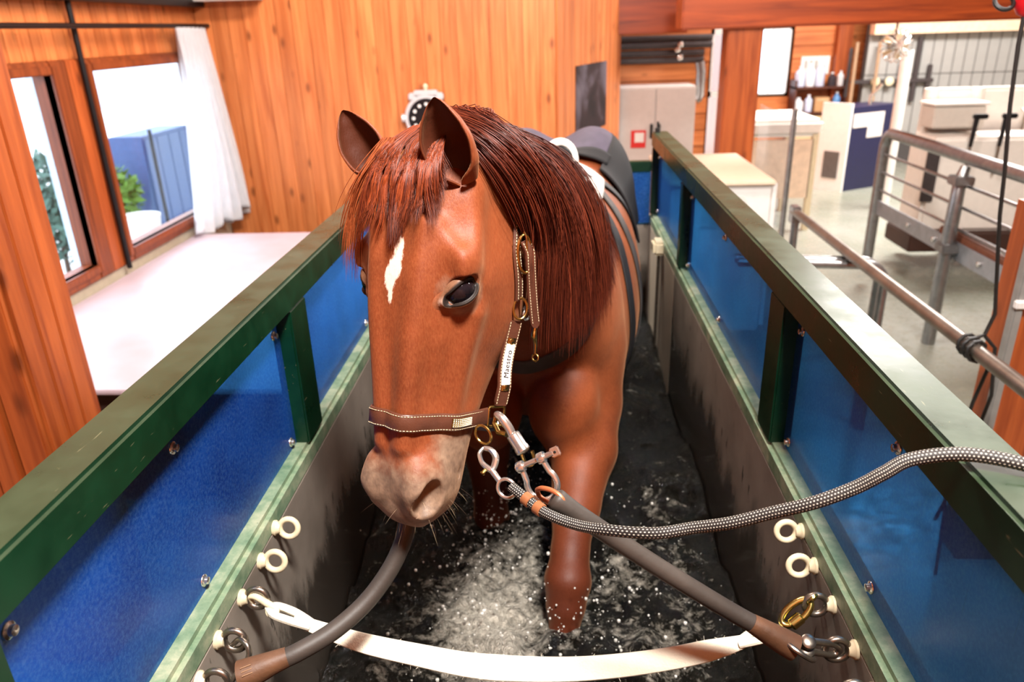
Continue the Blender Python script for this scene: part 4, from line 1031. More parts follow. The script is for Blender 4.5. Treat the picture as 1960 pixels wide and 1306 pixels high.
# gate
gt = thing('metal_gate', (2.63, 5.0, 0), 'galvanised stable gate with a thick top tube on the right', 'gate')
gx = 2.63
pts = [(gx, 2.9, Z(-.85)), (gx, 6.10, Z(-.85))]+[(gx, 6.12+.12*math.sin(a), Z(-.97)+.12*math.cos(a)) for a in np.linspace(.1, math.pi/2, 8)]+[(gx, 6.24, .12)]
MB().tube(pts, .042, 16).build('frame_tube', GALV, gt)
for z in (-1.02, -1.16, -1.30): MB().cyl((gx, 2.9, Z(z)), (gx, 6.22, Z(z)), .011, seg=10).build('rod', GALV, gt)
MB().box((gx-.006, 2.9, Z(-1.50)), (gx+.006, 6.22, Z(-1.38)), bev=.003).build('flat_bar', plain('galvanised_flat', srgb(168, 172, 178), .4, .8, .15, 15), gt)
MB().box((gx+.012, 3.0, Z(-1.46)), (gx+.06, 5.2, Z(-1.34)), bev=.01).build('plank', plain('brown_plank', srgb(110, 62, 40), .6, 0, .2), gt)
MB().tube([(gx-.02, 4.95, Z(-.90)), (gx-.05, 4.93, Z(-.98)), (gx-.055, 4.92, Z(-1.2)), (gx-.055, 4.92, 0)], [.03, .04, .043, .043], 16).build('post', GALV, gt)
for z in (-.98, -1.42): MB().box((gx-.11, 4.86, Z(z)-.03), (gx+.01, 4.98, Z(z)+.03), bev=.008).build('clamp', GALV, gt)
for y in (5.6, 5.2, 4.6): MB().lathe((gx-.008, y, Z(-1.44)), (-1, 0, 0), [(0, .018), (.012, .018), (.016, .01)], 10).build('bolt', CHROME, gt)
# clear screens with a slim post behind the white box
CLEAR = GLASS
sc_ = thing('clear_screen', (1.8, 6.2, 0), 'clear plastic screen with a slim steel post beside the wooden post', 'screen')
MB().cyl((1.90, 6.25, 0), (1.90, 6.25, Z(-.66)), .022, seg=12).build('post', GALV, sc_)
MB().box((1.90, 6.25, .45), (1.908, 7.3, Z(-.72))).build('sheet', CLEAR, sc_)
tb = thing('white_bench', (2.2, 8.2, 0), 'white covered bench seen through the clear screen', 'bench')
MB().box((1.98, 8.0, Z(-1.12)), (2.75, 9.0, Z(-.95)), bev=.04).build('top', plain('pale_cover', srgb(232, 226, 216), .6, 0, .06), tb)
for x in (2.03, 2.68):
    for y in (8.05, 8.95): MB().box((x-.03, y-.03, 0), (x+.03, y+.03, Z(-1.1))).build('leg', CREAM, tb)
MB().box((2.06, 8.02, .35), (2.66, 8.06, Z(-1.15))).build('panel', plain('cream_panel', srgb(232, 206, 180), .6), tb)
# shelf unit with goods
sh = thing('shelf_unit', (4.12, 12.65, 0), 'dark wooden shelf unit holding bottles and boxes in the far corner', 'shelf')
SHW = plain('dark_shelf_wood', srgb(84, 40, 22), .6, 0, .2)
for z in (-.995, -1.38, -1.86): MB().box((3.78, 12.55, Z(z)-.03), (4.58, 12.87, Z(z))).build('shelf_board', SHW, sh)
for x in (3.78, 4.56): MB().box((x, 12.55, 0), (x+.03, 12.87, Z(-.9))).build('upright', SHW, sh)
BT = [plain('milky_plastic', srgb(206, 214, 236), .35, 0, .05), plain('white_plastic', srgb(238, 238, 240), .4, 0, .03), plain('blue_plastic', srgb(96, 150, 206), .35, 0, .05), plain('dark_plastic', srgb(60, 54, 60), .4)]
def jug(x, z, r, h, m, label):
    o = thing('bottle', (x, 12.66, Z(z)), label, 'bottle', 'bottles on the far shelf')
    MB().lathe((x, 12.66, Z(z)), (0, 0, 1), [(0, r*.95), (.01, r), (h*.68, r), (h*.84, r*.45), (h*.88, r*.32), (h*.9, r*.32)], 16).build('bottle_body', m, o)
    MB().lathe((x, 12.66, Z(z)+h*.9), (0, 0, 1), [(0, r*.38), (h*.1, r*.38)], 12).build('cap', BT[1], o)
jug(3.87, -.995, .075, .30, BT[0], 'milky bottle at the window end of the top shelf')
jug(4.02, -.995, .07, .34, BT[1], 'second tall white bottle on the top shelf')
jug(4.17, -.995, .075, .36, BT[0], 'third bluish white bottle on the top shelf')
jug(4.36, -.995, .06, .20, BT[3], 'short dark bottle on the top shelf')
jug(4.49, -.995, .05, .22, BT[1], 'small white bottle at the end of the top shelf')
jug(3.88, -1.38, .08, .22, BT[1], 'squat white bottle on the middle shelf')
jug(4.04, -1.38, .06, .26, BT[0], 'pale bottle on the middle shelf beside the box')
jug(4.47, -1.38, .06, .30, BT[2], 'blue bottle on the middle shelf')
def carton(name, lo, hi, col, label, cat):
    o = thing(name, ((lo[0]+hi[0])/2, (lo[1]+hi[1])/2, lo[2]), label, cat)
    MB().box(lo, hi, bev=.008).build('body', plain('carton_%d_%d' % (int(lo[0]*100), int(lo[2]*100)), col, .7, 0, .08), o)
    MB().box((lo[0]+.02, lo[1]-.004, hi[2]-.05), (hi[0]-.02, lo[1], hi[2]-.02)).build('lid_band', plain('carton_band', srgb(206, 176, 136), .7), o)
carton('cardboard_box', (4.12, 12.57, Z(-1.38)), (4.34, 12.85, Z(-1.16)), srgb(196, 150, 104), 'small tan box on the middle shelf', 'box')
carton('storage_drawer', (3.86, 12.56, Z(-1.66)), (4.34, 12.85, Z(-1.44)), srgb(222, 190, 146), 'upper beige storage drawer on the shelf unit', 'drawer')
carton('storage_drawer', (3.84, 12.56, Z(-1.86)), (4.36, 12.85, Z(-1.68)), srgb(216, 182, 140), 'lower beige storage drawer on the shelf unit', 'drawer')
carton('plastic_crate', (3.86, 12.3, .0), (4.5, 12.8, .22), srgb(150, 156, 140), 'grey plastic crate on the floor under the shelf unit', 'crate')
ps = thing('notice_board', (4.13, 12.86, Z(-.7)), 'white notice board with a small red mark above the far shelf', 'notice board')
MB().box((3.92, 12.855, Z(-.83)), (4.36, 12.872, Z(-.56)), bev=.003).build('board', WHITEP, ps)
MB().box((4.22, 12.850, Z(-.78)), (4.29, 12.856, Z(-.70))).build('red_mark', plain('sign_red', (0, 0, 0)), ps)
for k in range(3): MB().box((3.97+.08*k, 12.850, Z(-.74)), (4.02+.08*k, 12.856, Z(-.62))).build('print', plain('grey_print', srgb(170, 168, 162), .6), ps)
# navy machine with white front
mc = thing('navy_machine', (3.95, 10.3, 0), 'dark navy machine with a tall white front on the hall floor', 'machine')
NV = plain('navy_paint', srgb(22, 22, 58), .4, 0, .1); A = Vector((3.74, 9.95, 0)); dw = Vector((-.26, .30, 0)); dn_ = Vector((.74, .42, 0))
def slab(o, a, b, thick, z0, z1): n = (b-a).normalized().cross(Vector((0, 0, 1))); return MB().prism([(a.x, a.y, z0), (b.x, b.y, z0), (b.x, b.y, z1), (a.x, a.y, z1)], n, thick)
MB().prism([A, A+dn_, A+dn_+dw, A+dw], (0, 0, 1), 1.05).build('body', NV, mc, False)
slab(mc, A+dw, A, .03, .0, 1.10).build('front', WHITEP, mc, False)
a = A+dw*.75; b = A+dw*.22; n_ = (A-dw-A).normalized(); off = Vector((-.30, -.26, 0)).normalized()*.032
slab(mc, a+off, b+off, .006, .16, .50).build('vent', plain('vent_grey', srgb(96, 90, 88), .6), mc, False)
offn = Vector((dn_.y, -dn_.x, 0)).normalized()*.004
for s0, s1, z0, z1 in ((.03, .5, .80, .97), (.35, .68, .66, .80), (.5, .68, .80, .97)):
    slab(mc, A+dn_*s0+offn, A+dn_*s1+offn, .003, z0, z1).build('label_plate', CABM, mc, False)
fa = MB().tube([(4.05, 10.25, 1.05), (4.05, 10.25, 1.16), (4.11, 10.23, 1.22), (4.15, 10.2, 1.30)], .02, 10).build('faucet', CHROME, mc)
# white round post, caged fan
wp = MB().cyl((3.88, 9.0, 0), (3.88, 9.0, Z(-.36)), .06, seg=18).build('white_post', WHITEP); tag(wp, 'round white post standing behind the stable gate', 'post')
fn = thing('cage_fan', (3.75, 9.0, Z(-.25)), 'round wire cage fan hanging under the beam', 'fan')
fc = Vector((3.64, 8.75, Z(-.30)))
for k in range(9):
    a = k*math.pi/9; MB().torus(fc, .17, .005, (math.cos(a), .0, math.sin(a)), (0, 1, 0), 20, 6, ry=.10).build('cage_wire', CHROME, fn)
for k in range(5):
    a = k*2*math.pi/5; u_ = Vector((math.cos(a), .25, math.sin(a))); v_ = Vector((-math.sin(a), 0, math.cos(a)))
    MB().prism([fc+u_*.03-v_*.01, fc+u_*.14-v_*.03, fc+u_*.14+v_*.04, fc+u_*.03+v_*.02], (0, 1, 0), .004).build('blade', plain('fan_blade', srgb(170, 140, 104), .4, .3), fn)
MB().lathe(fc, (0, 1, 0), [(-.05, .02), (-.03, .05), (.08, .06), (.16, .04)], 16).build('motor', BLACKM, fn)
MB().cyl(fc+Vector((0, .05, 0)), (fc.x, fc.y+.05, 4.02), .012).build('stem', BLACKM, fn)
for (x, z0, z1, label) in ((4.35, -.93, -.52, 'dark bar hanging on the grey cladding'),):
    tag(MB().box((x, 12.02, Z(z1)-.6), (x+.05, 12.05, Z(-.42)), bev=.01).build('wall_bar', DK), label, 'bar')
# cross-shaped rack on the cladding
rk = thing('tool_rack', (5.6, 11.9, Z(-.8)), 'dark crossed tool rack on the grey cladding', 'rack')
for x, a, b in ((5.10, -1.1, -.66), (5.30, -1.2, -.30), (5.50, -1.1, -.68)): MB().box((x, 11.98, Z(a)), (x+.06, 12.04, Z(b)), bev=.01).build('upright', DK, rk)
MB().box((4.4, 11.97, Z(-.93)), (5.6, 12.0, Z(-.87)), bev=.01).build('cross_bar', DK, rk)
for x in (4.75, 4.95): MB().lathe((x, 11.97, Z(-.90)), (0, -1, 0), [(0, .06), (.04, .06), (.05, .03)], 12).build('knob', CREAM, rk)
for k, (x, lab) in enumerate(((4.62, 'long handle leaning on the cladding beside the white post'), (4.30, 'second thin handle leaning behind the white post'))):
    h = thing('broom_handle', (x, 11.6, 0), lab, 'handle'); MB().cyl((x, 11.6, 0.05), (x+.12, 11.95, Z(-.35)), .025, seg=8).build('stick', plain('stick_wood', srgb(150, 120, 90), .6), h); MB().box((x-.12, 11.55, 0), (x+.12, 11.65, .08)).build('head', DK, h)
# white stall partitions on the right
WS = plain('white_partition', srgb(236, 226, 216), .5, 0, .04)
sp = thing('stall_partition', (4.2, 7.3, 0), 'tall white stall partition behind the stable gate', 'partition')
MB().box((3.28, 7.05, .25), (5.4, 7.15, Z(-.60)), bev=.03).build('panel', WS, sp)
for x in (3.31, 3.70): 
    MB().tube([(x, 7.08, .1), (x, 7.08, Z(-.60))], [.075, .06], 16).build('upright', WS, sp)
sb = thing('stall_box', (3.4, 6.8, 0), 'white lidded box mounted on the stall partition', 'box')
MB().box((3.20, 6.72, Z(-.90)), (3.62, 6.98, Z(-.715)), bev=.012).build('body', plain('greyish_white', srgb(206, 194, 182), .5, 0, .05), sb)
MB().box((3.18, 6.70, Z(-.715)), (3.64, 6.99, Z(-.690)), bev=.008).build('lid', WS, sb)
lb = thing('stall_trough', (3.8, 6.75, 0), 'long white trough under the stall box', 'trough')
MB().box((3.15, 6.55, .35), (5.0, 6.98, Z(-.95)), bev=.03).build('body', WS, lb)
MB().box((3.05, 6.45, .20), (5.2, 6.95, .35), bev=.01).build('base', plain('dark_brown_base', srgb(60, 34, 24), .6), lb)
MB().box((3.12, 6.53, .62), (3.22, 6.56, Z(-1.0)), bev=.004).build('hinge_strip', DK, lb)
for k, (x, lab) in enumerate(((3.46, 'black handled brush hanging by the stall box'), (3.69, 'black handled scraper hanging on the white partition'))):
    h = thing('stable_tool', (x, 6.5, Z(-.85)), lab, 'tool')
    MB().box((x-.05, 6.48, Z(-.80)), (x+.06, 6.53, Z(-.76)), bev=.008).build('grip', BLACKM, h)
    MB().cyl((x-.02, 6.505, Z(-.78)), (x-.03, 6.505, Z(-1.02)), .022, .015, 10).build('handle', BLACKM, h)
    MB().cyl((x-.03, 6.505, Z(-1.02)), (x-.03, 6.505, Z(-1.25)), .012, seg=8).build('shaft', ZINC, h)
hk = MB().tube([(4.06, 6.99, Z(-.78)), (4.06, 6.93, Z(-.80)), (4.06, 6.93, Z(-1.0)), (4.04, 6.90, Z(-1.05)), (4.01, 6.91, Z(-1.02))], .010, 8).build('wall_hook', ZINC); tag(hk, 'thin steel hook on the right end of the white partition', 'hook')
# black power cable with red plug
cbk = thing('power_cable', (1.5, 2.6, Z(-.6)), 'black cable hanging down and wound round the handrail', 'cable')
pts = [(1.452, 2.6, Z(.03)), (1.455, 2.6, Z(-.1)), (1.47, 2.6, Z(-.28)), (1.50, 2.6, Z(-.5)), (1.515, 2.6, Z(-.64)), (1.55, 2.6, Z(-.85)), (1.575, 2.6, Z(-1.0)), (1.55, 2.59, Z(-1.075))]
for k in range(26):
    a = .6+k*2*math.pi/9; pts.append((1.48+.036*math.cos(a), 2.57-.0035*k, Z(-1.1)+.036*math.sin(a)))
pts += [(1.515, 2.47, Z(-1.16)), (1.51, 2.5, Z(-1.3)), (1.49, 2.52, Z(-1.6)), (1.5, 2.5, .3), (1.52, 2.5, .02)]
MB().tube(pts, .0068, 8).build('cord', RUBBER, cbk)
MB().tube([(1.55, 2.585, Z(-1.08)), (1.585, 2.57, Z(-1.12)), (1.60, 2.55, Z(-1.3)), (1.56, 2.55, Z(-1.6)), (1.5, 2.55, .25)], .0068, 8).build('cord_end', RUBBER, cbk)
rp = thing('red_plug', (1.45, 2.6, Z(.03)), 'red plastic plug with a black ring at the cable top', 'plug')
MB().lathe((1.452, 2.6, Z(-.004)), (-.25, 0, 1), [(-.012, .008), (0, .022), (.03, .030), (.09, .028), (.10, .02)], 16).build('body', plain('red_plastic', srgb(206, 26, 34), .35, 0, .05), rp)
MB().torus((1.385, 2.6, Z(.028)), .028, .007, (1, 0, 0), (0, .6, .8), 20, 8).build('ring', RUBBER, rp)
# ================================================================== halter, harness, ropes
LEATH = plain('brown_leather', srgb(84, 48, 34), .38, 0, .22, 30, .25, 220, Specular_IOR_Level=.5)
DLEATH = plain('dark_leather', srgb(40, 26, 22), .4, 0, .2, 30, .2, 220)
THREAD = plain('cream_thread', srgb(226, 206, 168), .7, 0, .05)
WEBBING = plain('dark_grey_webbing', srgb(70, 64, 60), .62, 0, .2, 30, .4, 300)
def head_strap(guide, n, off, loose=None):
    """guide in head coords -> world points and normals lying on the skin (loose: 0..1 keeps the guide)"""
    q = smooth_path(guide, n); P = H2W(q); S, N = project(P, off, 6)
    if loose is not None:
        L = np.interp(np.linspace(0, 1, n), np.linspace(0, 1, len(loose)), loose)[:, None]; S = S*(1-L)+P*L
    return S, N
def w3(P): return [C(p) for p in P]
def stitches(parent, P, N, width, mat=THREAD, inset=.0035, thick=.004, name='stitching'):
    mb = MB(); P = np.array(P); N = np.array(N); T = np.gradient(P, axis=0); T /= np.linalg.norm(T, axis=1)[:, None]
    S = np.cross(T, N); S /= np.linalg.norm(S, axis=1)[:, None]; d = np.r_[0, np.cumsum(np.linalg.norm(np.diff(P, axis=0), axis=1))]
    for sd in (-1, 1):
        s = .003
        while s < d[-1]-.004:
            f = lambda x, A: np.array([np.interp(x, d, A[:, i]) for i in range(3)])
            a, b = f(s, P), f(s+.0032, P); off = f(s, S)*sd*(width/2-inset)+f(s, N)*(thick*.5+.0003)
            mb.tube([C(a+off), C((a+b)/2+off+f(s, N)*.0003), C(b+off)], .00055, 5); s += .0050
    o = mb.build(name, mat, parent); tag(o, kind='stuff'); return o
hal = thing('halter', C(H2W((.43, -.02, 0))), 'brown leather halter with cream stitching on the horse head', 'halter')
# noseband: near ring round the front to the far ring
nbg = [(.428, -.128, .066), (.427, -.075, .066), (.424, -.02, .060), (.421, .030, .040), (.419, .051, 0), (.419, .030, -.042), (.424, -.02, -.062), (.428, -.075, -.066), (.432, -.128, -.062)]
P, N = head_strap(nbg, 60, .004, [.75, .3, 0, 0, 0, 0, 0, .3, .75])
cen = H2W((.425, -.03, 0)); Nn = P-cen; Nn -= np.outer(Nn @ HR[:, 0], HR[:, 0]); Nn /= np.linalg.norm(Nn, axis=1)[:, None]
nb_ = MB().strap(w3(P), Nn, .029, .005).build('noseband', LEATH, hal); stitches(nb_, P, Nn, .029, thick=.005)
nbP, nbN = P, Nn
# sparkling plate on the noseband
i0, i1 = 8, 15
mb = MB().strap(w3(P[i0:i1]+Nn[i0:i1]*.0036), Nn[i0:i1], .0155, .002); pl_ = mb.build('sparkle_plate', BRASS, nb_); tag(pl_, 'pale gold plate set with tiny stones')
mb = MB(); T = np.gradient(P, axis=0); T /= np.linalg.norm(T, axis=1)[:, None]; S = np.cross(T, Nn)
for u in np.linspace(i0+.25, i1-1.25, 12):
    f = lambda A: np.array([np.interp(u, np.arange(len(A)), A[:, i]) for i in range(3)])
    for k in range(5):
        p = f(P)+f(Nn)*.0052+f(S)*(k-2)*.0029; mb.add([C(p+np.array(v_)*.0013) for v_ in ico], icf)
CRYST = plain('crystal', srgb(244, 226, 196), .12, .3, .2, 900)
o_ = mb.build('stones', CRYST, pl_); tag(o_, kind='stuff')
# square brass ring at the near end
def frame_axes(i): t_ = (P[1]-P[0]); t_ /= np.linalg.norm(t_); return t_
ring_c = np.array(H2W((.428, -.140, .070))); ua = HR[:, 0]; ub = -HR[:, 1]*.8+HR[:, 2]*.35; ub /= np.linalg.norm(ub)
def ring_square(c, u, v_, a, b, r, name, mat, parent, n=8):
    pts = []; c = np.array(c)
    for (sx_, sy_) in ((1, 1), (-1, 1), (-1, -1), (1, -1)):
        for k in range(3):
            ang = math.atan2(sy_, sx_)+(k-1)*.45; pts.append(c+u*(sx_*(a-.004)+.004*math.cos(ang))+v_*(sy_*(b-.004)+.004*math.sin(ang)))
    return MB().tube(w3(pts), r, 10, closed=True).build(name, mat, parent)
ring_square(ring_c, ua, ub, .017, .0155, .0025, 'square_ring', BRASS, hal)
ring_square(H2W((.432, -.140, -.066)), ua, (-HR[:, 1]*.8-HR[:, 2]*.35)/.873, .017, .0155, .0025, 'square_ring', BRASS, hal)
# cheek strap up to the round ring
ckg = [(.408, -.142, .076), (.375, -.142, .084), (.335, -.141, .090), (.295, -.140, .095), (.262, -.138, .099)]
P, N = head_strap(ckg, 34, .005, [1, .9, .55, .2, 0]); Nc = HR[:, 2]*.88+HR[:, 1]*.47; Nc /= np.linalg.norm(Nc); N = np.tile(Nc, (len(P), 1))
cs = MB().strap(w3(P), N, [.022]*2+[.026]*30+[.022]*2, .006).build('cheek_strap', LEATH, hal); stitches(cs, P, N, .026, thick=.006)
T = np.gradient(P, axis=0); T /= np.linalg.norm(T, axis=1)[:, None]; S = np.cross(T, N)
a_, b_ = 9, 24
npl = MB().strap(w3(P[a_:b_]+N[a_:b_]*.0042), N[a_:b_], .0165, .0022).build('name_plate', WHITEP, cs); tag(npl, 'white name plate lettered in black')
for k in (a_-1, b_):
    MB().lathe(C(P[k]+N[k]*.0026), Vector(N[k]), [(0, .0062), (.001, .0062), (.003, .0045), (.0036, .002)], 14).build('rivet', BRASS, cs)
    MB().strap(w3(np.array([P[k]-T[k]*.006, P[k], P[k]+T[k]*.006])+N[k]*.0034), np.array([N[k]]*3), .015, .0018).build('rivet_plate', BRASS, cs)
cu_ = bpy.data.curves.new('lettering', 'FONT'); cu_.body = 'Maestro'; cu_.size = .0130; cu_.align_x = 'CENTER'; cu_.align_y = 'CENTER'; cu_.extrude = .0002; cu_.shear = .15; cu_.space_character = 1.12
tmp = bpy.data.objects.new('tmp_text', cu_); COL.objects.link(tmp); dg = bpy.context.evaluated_depsgraph_get(); tme = bpy.data.meshes.new_from_object(tmp.evaluated_get(dg)); bpy.data.objects.remove(tmp)
mid = (a_+b_-1)/2; cm = P[15]*.5+P[15]*.5+N[15]*.0055; tx = T[15]; ty = np.cross(N[15], tx)      # reads upward
vv = np.array([v_.co for v_ in tme.vertices]); arc = np.r_[0, np.cumsum(np.linalg.norm(np.diff(P, axis=0), axis=1))]; s0 = (arc[a_]+arc[b_-1])/2
wv = np.stack([np.interp(s0+vv[:, 0], arc, P[:, i]) for i in range(3)], -1)+np.outer(vv[:, 1], ty)+np.outer(vv[:, 2]+.0056, N[15])
for v_, q in zip(tme.vertices, wv): v_.co = C(q)
tme.materials.clear(); tme.materials.append(plain('black_ink', srgb(12, 12, 12), .5)); link('lettering', tme, npl)
# upper round ring, crown strap with buckle and pointed tongue
rc = np.array(H2W((.240, -.137, .103)))
MB().torus(C(rc), .0175, .0024, Vector(HR[:, 0]), Vector(-HR[:, 1]*.75+HR[:, 2]*.5), 28, 10, ry=.012).build('round_ring', BRASS, hal)
MB().torus(C(np.array(H2W((.250, -.158, .103)))), .009, .0022, Vector(HR[:, 0]), Vector(HR[:, 1]), 20, 8).build('throat_ring', CHROME, hal)
cg = [(.225, -.134, .102), (.19, -.124, .103), (.15, -.116, .102), (.12, -.122, .098), (.08, -.130, .088), (.03, -.125, .075), (-.01, -.10, .055), (-.03, -.08, 0)]
P, N = head_strap(cg, 50, .0045); cr = MB().strap(w3(P), N, .021, .005).build('crown_strap', LEATH, hal); stitches(cr, P, N, .021, thick=.005)
bc = np.array(H2W((.150, -.122, .113))); ax1 = HR[:, 0]*.97-HR[:, 1]*.22; ax2 = -HR[:, 1]*.8+HR[:, 2]*.45
MB().torus(C(bc), .031, .0026, Vector(ax1), Vector(ax2), 36, 10, ry=.0125).build('buckle', BRASS, hal)
MB().tube(w3([bc-ax1*.036, bc-ax1*.028+N[10]*.004, bc+ax1*.004+N[10]*.004]), .0018, 8).build('buckle_prong', BRASS, hal)
tg = [(.128, -.120, .112), (.145, -.127, .119), (.165, -.133, .119), (.195, -.145, .116), (.23, -.158, .114), (.262, -.172, .112), (.272, -.177, .112)]
Pt = H2W(smooth_path(tg, 30)); Nt = np.tile(Nc, (30, 1)); tn = MB().strap(w3(Pt), Nt, [.019]*25+[.018, .016, .012, .007, .002], .004).build('strap_tongue', LEATH, hal); stitches(tn, Pt[:26], Nt[:26], .019, thick=.004)
# throat snap hanging behind the cheek
sn = MB().tube(w3(H2W(smooth_path([(.252, -.170, .104), (.268, -.182, .106), (.285, -.180, .107), (.30, -.187, .107), (.318, -.190, .106)], 14))), [.003, .004, .005, .0055, .005, .004, .0045, .005, .004, .003, .003, .0028, .0025, .002], 10).build('throat_snap', BRASS, hal)
MB().torus(C(H2W((.325, -.192, .106))), .006, .0016, Vector(HR[:, 0]), Vector(HR[:, 2]), 16, 8).build('snap_ring', BRASS, sn)
# chin strap below the jaw and far cheek strap
P, N = head_strap([(.436, -.150, .066), (.452, -.172, .045), (.458, -.178, 0), (.452, -.172, -.045), (.436, -.150, -.062)], 26, .005, [1]*5)
cen = H2W((.44, -.06, 0)); Nn = P-cen; Nn /= np.linalg.norm(Nn, axis=1)[:, None]; MB().strap(w3(P), Nn, .024, .005).build('chin_strap', DLEATH, hal)
P, N = head_strap([(.410, -.142, -.070), (.335, -.140, -.086), (.24, -.132, -.100), (.15, -.112, -.102), (.06, -.075, -.09), (-.03, -.045, -.055)], 50, .005, [1, .5, 0, 0, 0, 0]); MB().strap(w3(P), N, .022, .005).build('cheek_strap', DLEATH, hal)
P, N = head_strap([(.25, -.165, .098), (.20, -.215, .075), (.16, -.235, .03), (.15, -.238, 0)], 20, .006); MB().strap(w3(P), N, .02, .005).build('throat_strap', DLEATH, hal)

# ---- quick release snap and bow shackle on the near ring
A = lambda *p: np.array(p, float)
def tubeC(pts, r, seg=12, n=None, **k):
    q = smooth_path(pts, n) if n else pts
    if hasattr(r, '__len__') and len(r) != len(q): r = list(np.interp(np.linspace(0, 1, len(q)), np.linspace(0, 1, len(r)), r))
    return MB().tube(w3(q), r, seg, **k)
qs = thing('panic_snap', C((-.085, 1.06, -.6)), 'chrome quick release snap hooked to the square halter ring', 'snap hook')
tubeC([(-.098, 1.095, -.592), (-.094, 1.070, -.578), (-.086, 1.060, -.580), (-.076, 1.054, -.592), (-.069, 1.048, -.606), (-.064, 1.044, -.618)], [.0045, .0065, .0075, .0075, .007, .0065], 14, 22).build('hook', CHROME, qs)
tubeC([(-.098, 1.095, -.592), (-.102, 1.088, -.604), (-.094, 1.072, -.612), (-.080, 1.060, -.608)], .0045, 12).build('latch', BRASS, qs)
d = A(.020, -.016, -.026); d /= np.linalg.norm(d); p0 = A(-.070, 1.050, -.602)
MB().lathe(C(p0), Vector(d), [(0, .010), (.002, .0115), (.024, .0115), (.026, .0125), (.032, .0125), (.034, .010), (.036, .006)], 20).build('sleeve', CHROME, qs)
tip = p0+d*.036
tubeC([tip+A(-.006, 0, .004), tip+A(.0, -.004, -.014), tip+A(.008, -.005, -.020), tip+A(.016, -.003, -.012), tip+A(.012, 0, .004)], .0032, 10, 16).build('swivel_loop', BRASS, qs)
shk = thing('bow_shackle', C((-.03, 1.0, -.64)), 'chrome bow shackle joining the snap to the black rubber tether', 'shackle')
cS = A(-.028, 1.002, -.652); u1 = A(.86, -.10, .50); u1 /= np.linalg.norm(u1); u2 = A(.50, -.35, -.80); u2 -= u1*(u1 @ u2); u2 /= np.linalg.norm(u2)
pts = [cS-u1*.019-u2*.024, cS-u1*.020-u2*.012]+[cS+u1*(.026*math.sin(a))+u2*(.010-.024*math.cos(a)) for a in np.linspace(-2.0, 2.0, 2)][:0]
for a in np.linspace(-2.15, 2.15, 26): pts.append(cS+u1*(.025*math.sin(a))+u2*(.012+.026*math.cos(a)))
pts += [cS+u1*.020-u2*.012, cS+u1*.019-u2*.024]
tubeC(pts, .0050, 12).build('bow', CHROME, shk)
MB().cyl(C(cS-u1*.028-u2*.026), C(cS+u1*.040-u2*.026), .0045, seg=14).build('pin', CHROME, shk)
n3 = np.cross(u1, u2)
for s_ in (-1, 1): MB().lathe(C(cS+u1*.019*s_-u2*.026-u1*.006), Vector(u1), [(0, .0085), (.002, .0095), (.010, .0095), (.012, .0085)], 16).build('lug', CHROME, shk)
hp = cS+u1*.044-u2*.026
MB().box((-.008, -.0025, -.008), (.008, .0025, .008), Matrix.Translation(C(hp)) @ Matrix((Vector(u1), Vector(n3), Vector(u2))).transposed().to_4x4(), bev=.0018).build('pin_head', CHROME, shk)
MB().cyl(C(hp-n3*.0032), C(hp+n3*.0032), .0022, seg=10).build('pin_hole', RUBBER, shk)

# ---- rubber tethers
TETH = plain('worn_black_rubber', srgb(62, 54, 48), .55, 0, .35, 9, .2, 120)
ENDL = plain('brown_rubber_end', srgb(96, 64, 42), .55, 0, .3, 14, .3, 120)
COPPER = plain('copper_cord', srgb(176, 100, 62), .4, .3, .15)
tr_ = thing('rubber_tether', C((.15, .95, -.76)), 'black rubber tether from the halter to the right tank wall', 'tether')
p_ = smooth_path([(-.006, .962, -.662), (.027, .956, -.684), (.108, .954, -.747), (.19, .948, -.805), (.273, .941, -.860), (.320, .934, -.886)], 40)
tubeC(p_, list(np.interp(np.linspace(0, 1, 40), [0, .06, .2, 1], [.013, .0185, .0150, .0145])), 18).build('tube', TETH, tr_)
tubeC([(.305, .936, -.878), (.325, .932, -.889), (.350, .927, -.903), (.372, .922, -.914)], [.0150, .0175, .0205, .0215], 18).build('end_sleeve', ENDL, tr_)
tubeC([(-.030, .985, -.664), (-.022, .972, -.652), (-.006, .962, -.650), (.008, .952, -.656), (.016, .948, -.672)], .0038, 10, 20).build('cord_loop', COPPER, tr_)
tubeC([(-.030, .985, -.664), (-.026, .985, -.676), (-.010, .975, -.682), (.006, .965, -.682)], .0038, 10, 16).build('cord_loop', COPPER, tr_)
rg = thing('steel_ring', C((.375, .925, -.915)), 'large thin steel ring on the right end of the rubber tether', 'ring')
MB().torus(C((.376, .924, -.915)), .029, .0042, (.80, -.25, -.45), (.1, .9, -.45), 32, 10).build('ring', ZINC, rg)
s2 = thing('d_shackle', C((.415, .93, -.92)), 'dull steel shackle between the ring and the right eye bolt', 'shackle')
for dz in (-.0085, .0085): MB().lathe(C((.392, .922+dz*0, -.910+dz)), (0, -.45, .9), [(-.004, .010), (-.003, .0115), (.003, .0115), (.004, .010), (.0055, .006)], 18).build('lug', ZINC, s2)
tubeC([(.394, .924, -.902), (.415, .928, -.908), (.435, .931, -.915), (.446, .932, -.926), (.438, .930, -.935), (.415, .926, -.928), (.394, .921, -.920)], .0055, 12, 30).build('bow', ZINC, s2)
tl_ = thing('rubber_tether', C((-.38, .92, -.88)), 'black rubber tether curving from under the chin to the left wall', 'tether')
p_ = smooth_path([(-.205, 1.13, -.665), (-.225, 1.09, -.700), (-.246, 1.045, -.752), (-.262, 1.026, -.802), (-.284, 1.0, -.840), (-.318, .964, -.873), (-.362, .922, -.893), (-.410, .885, -.902), (-.440, .870, -.907)], 50)
tubeC(p_, .0150, 18).build('tube', TETH, tl_)
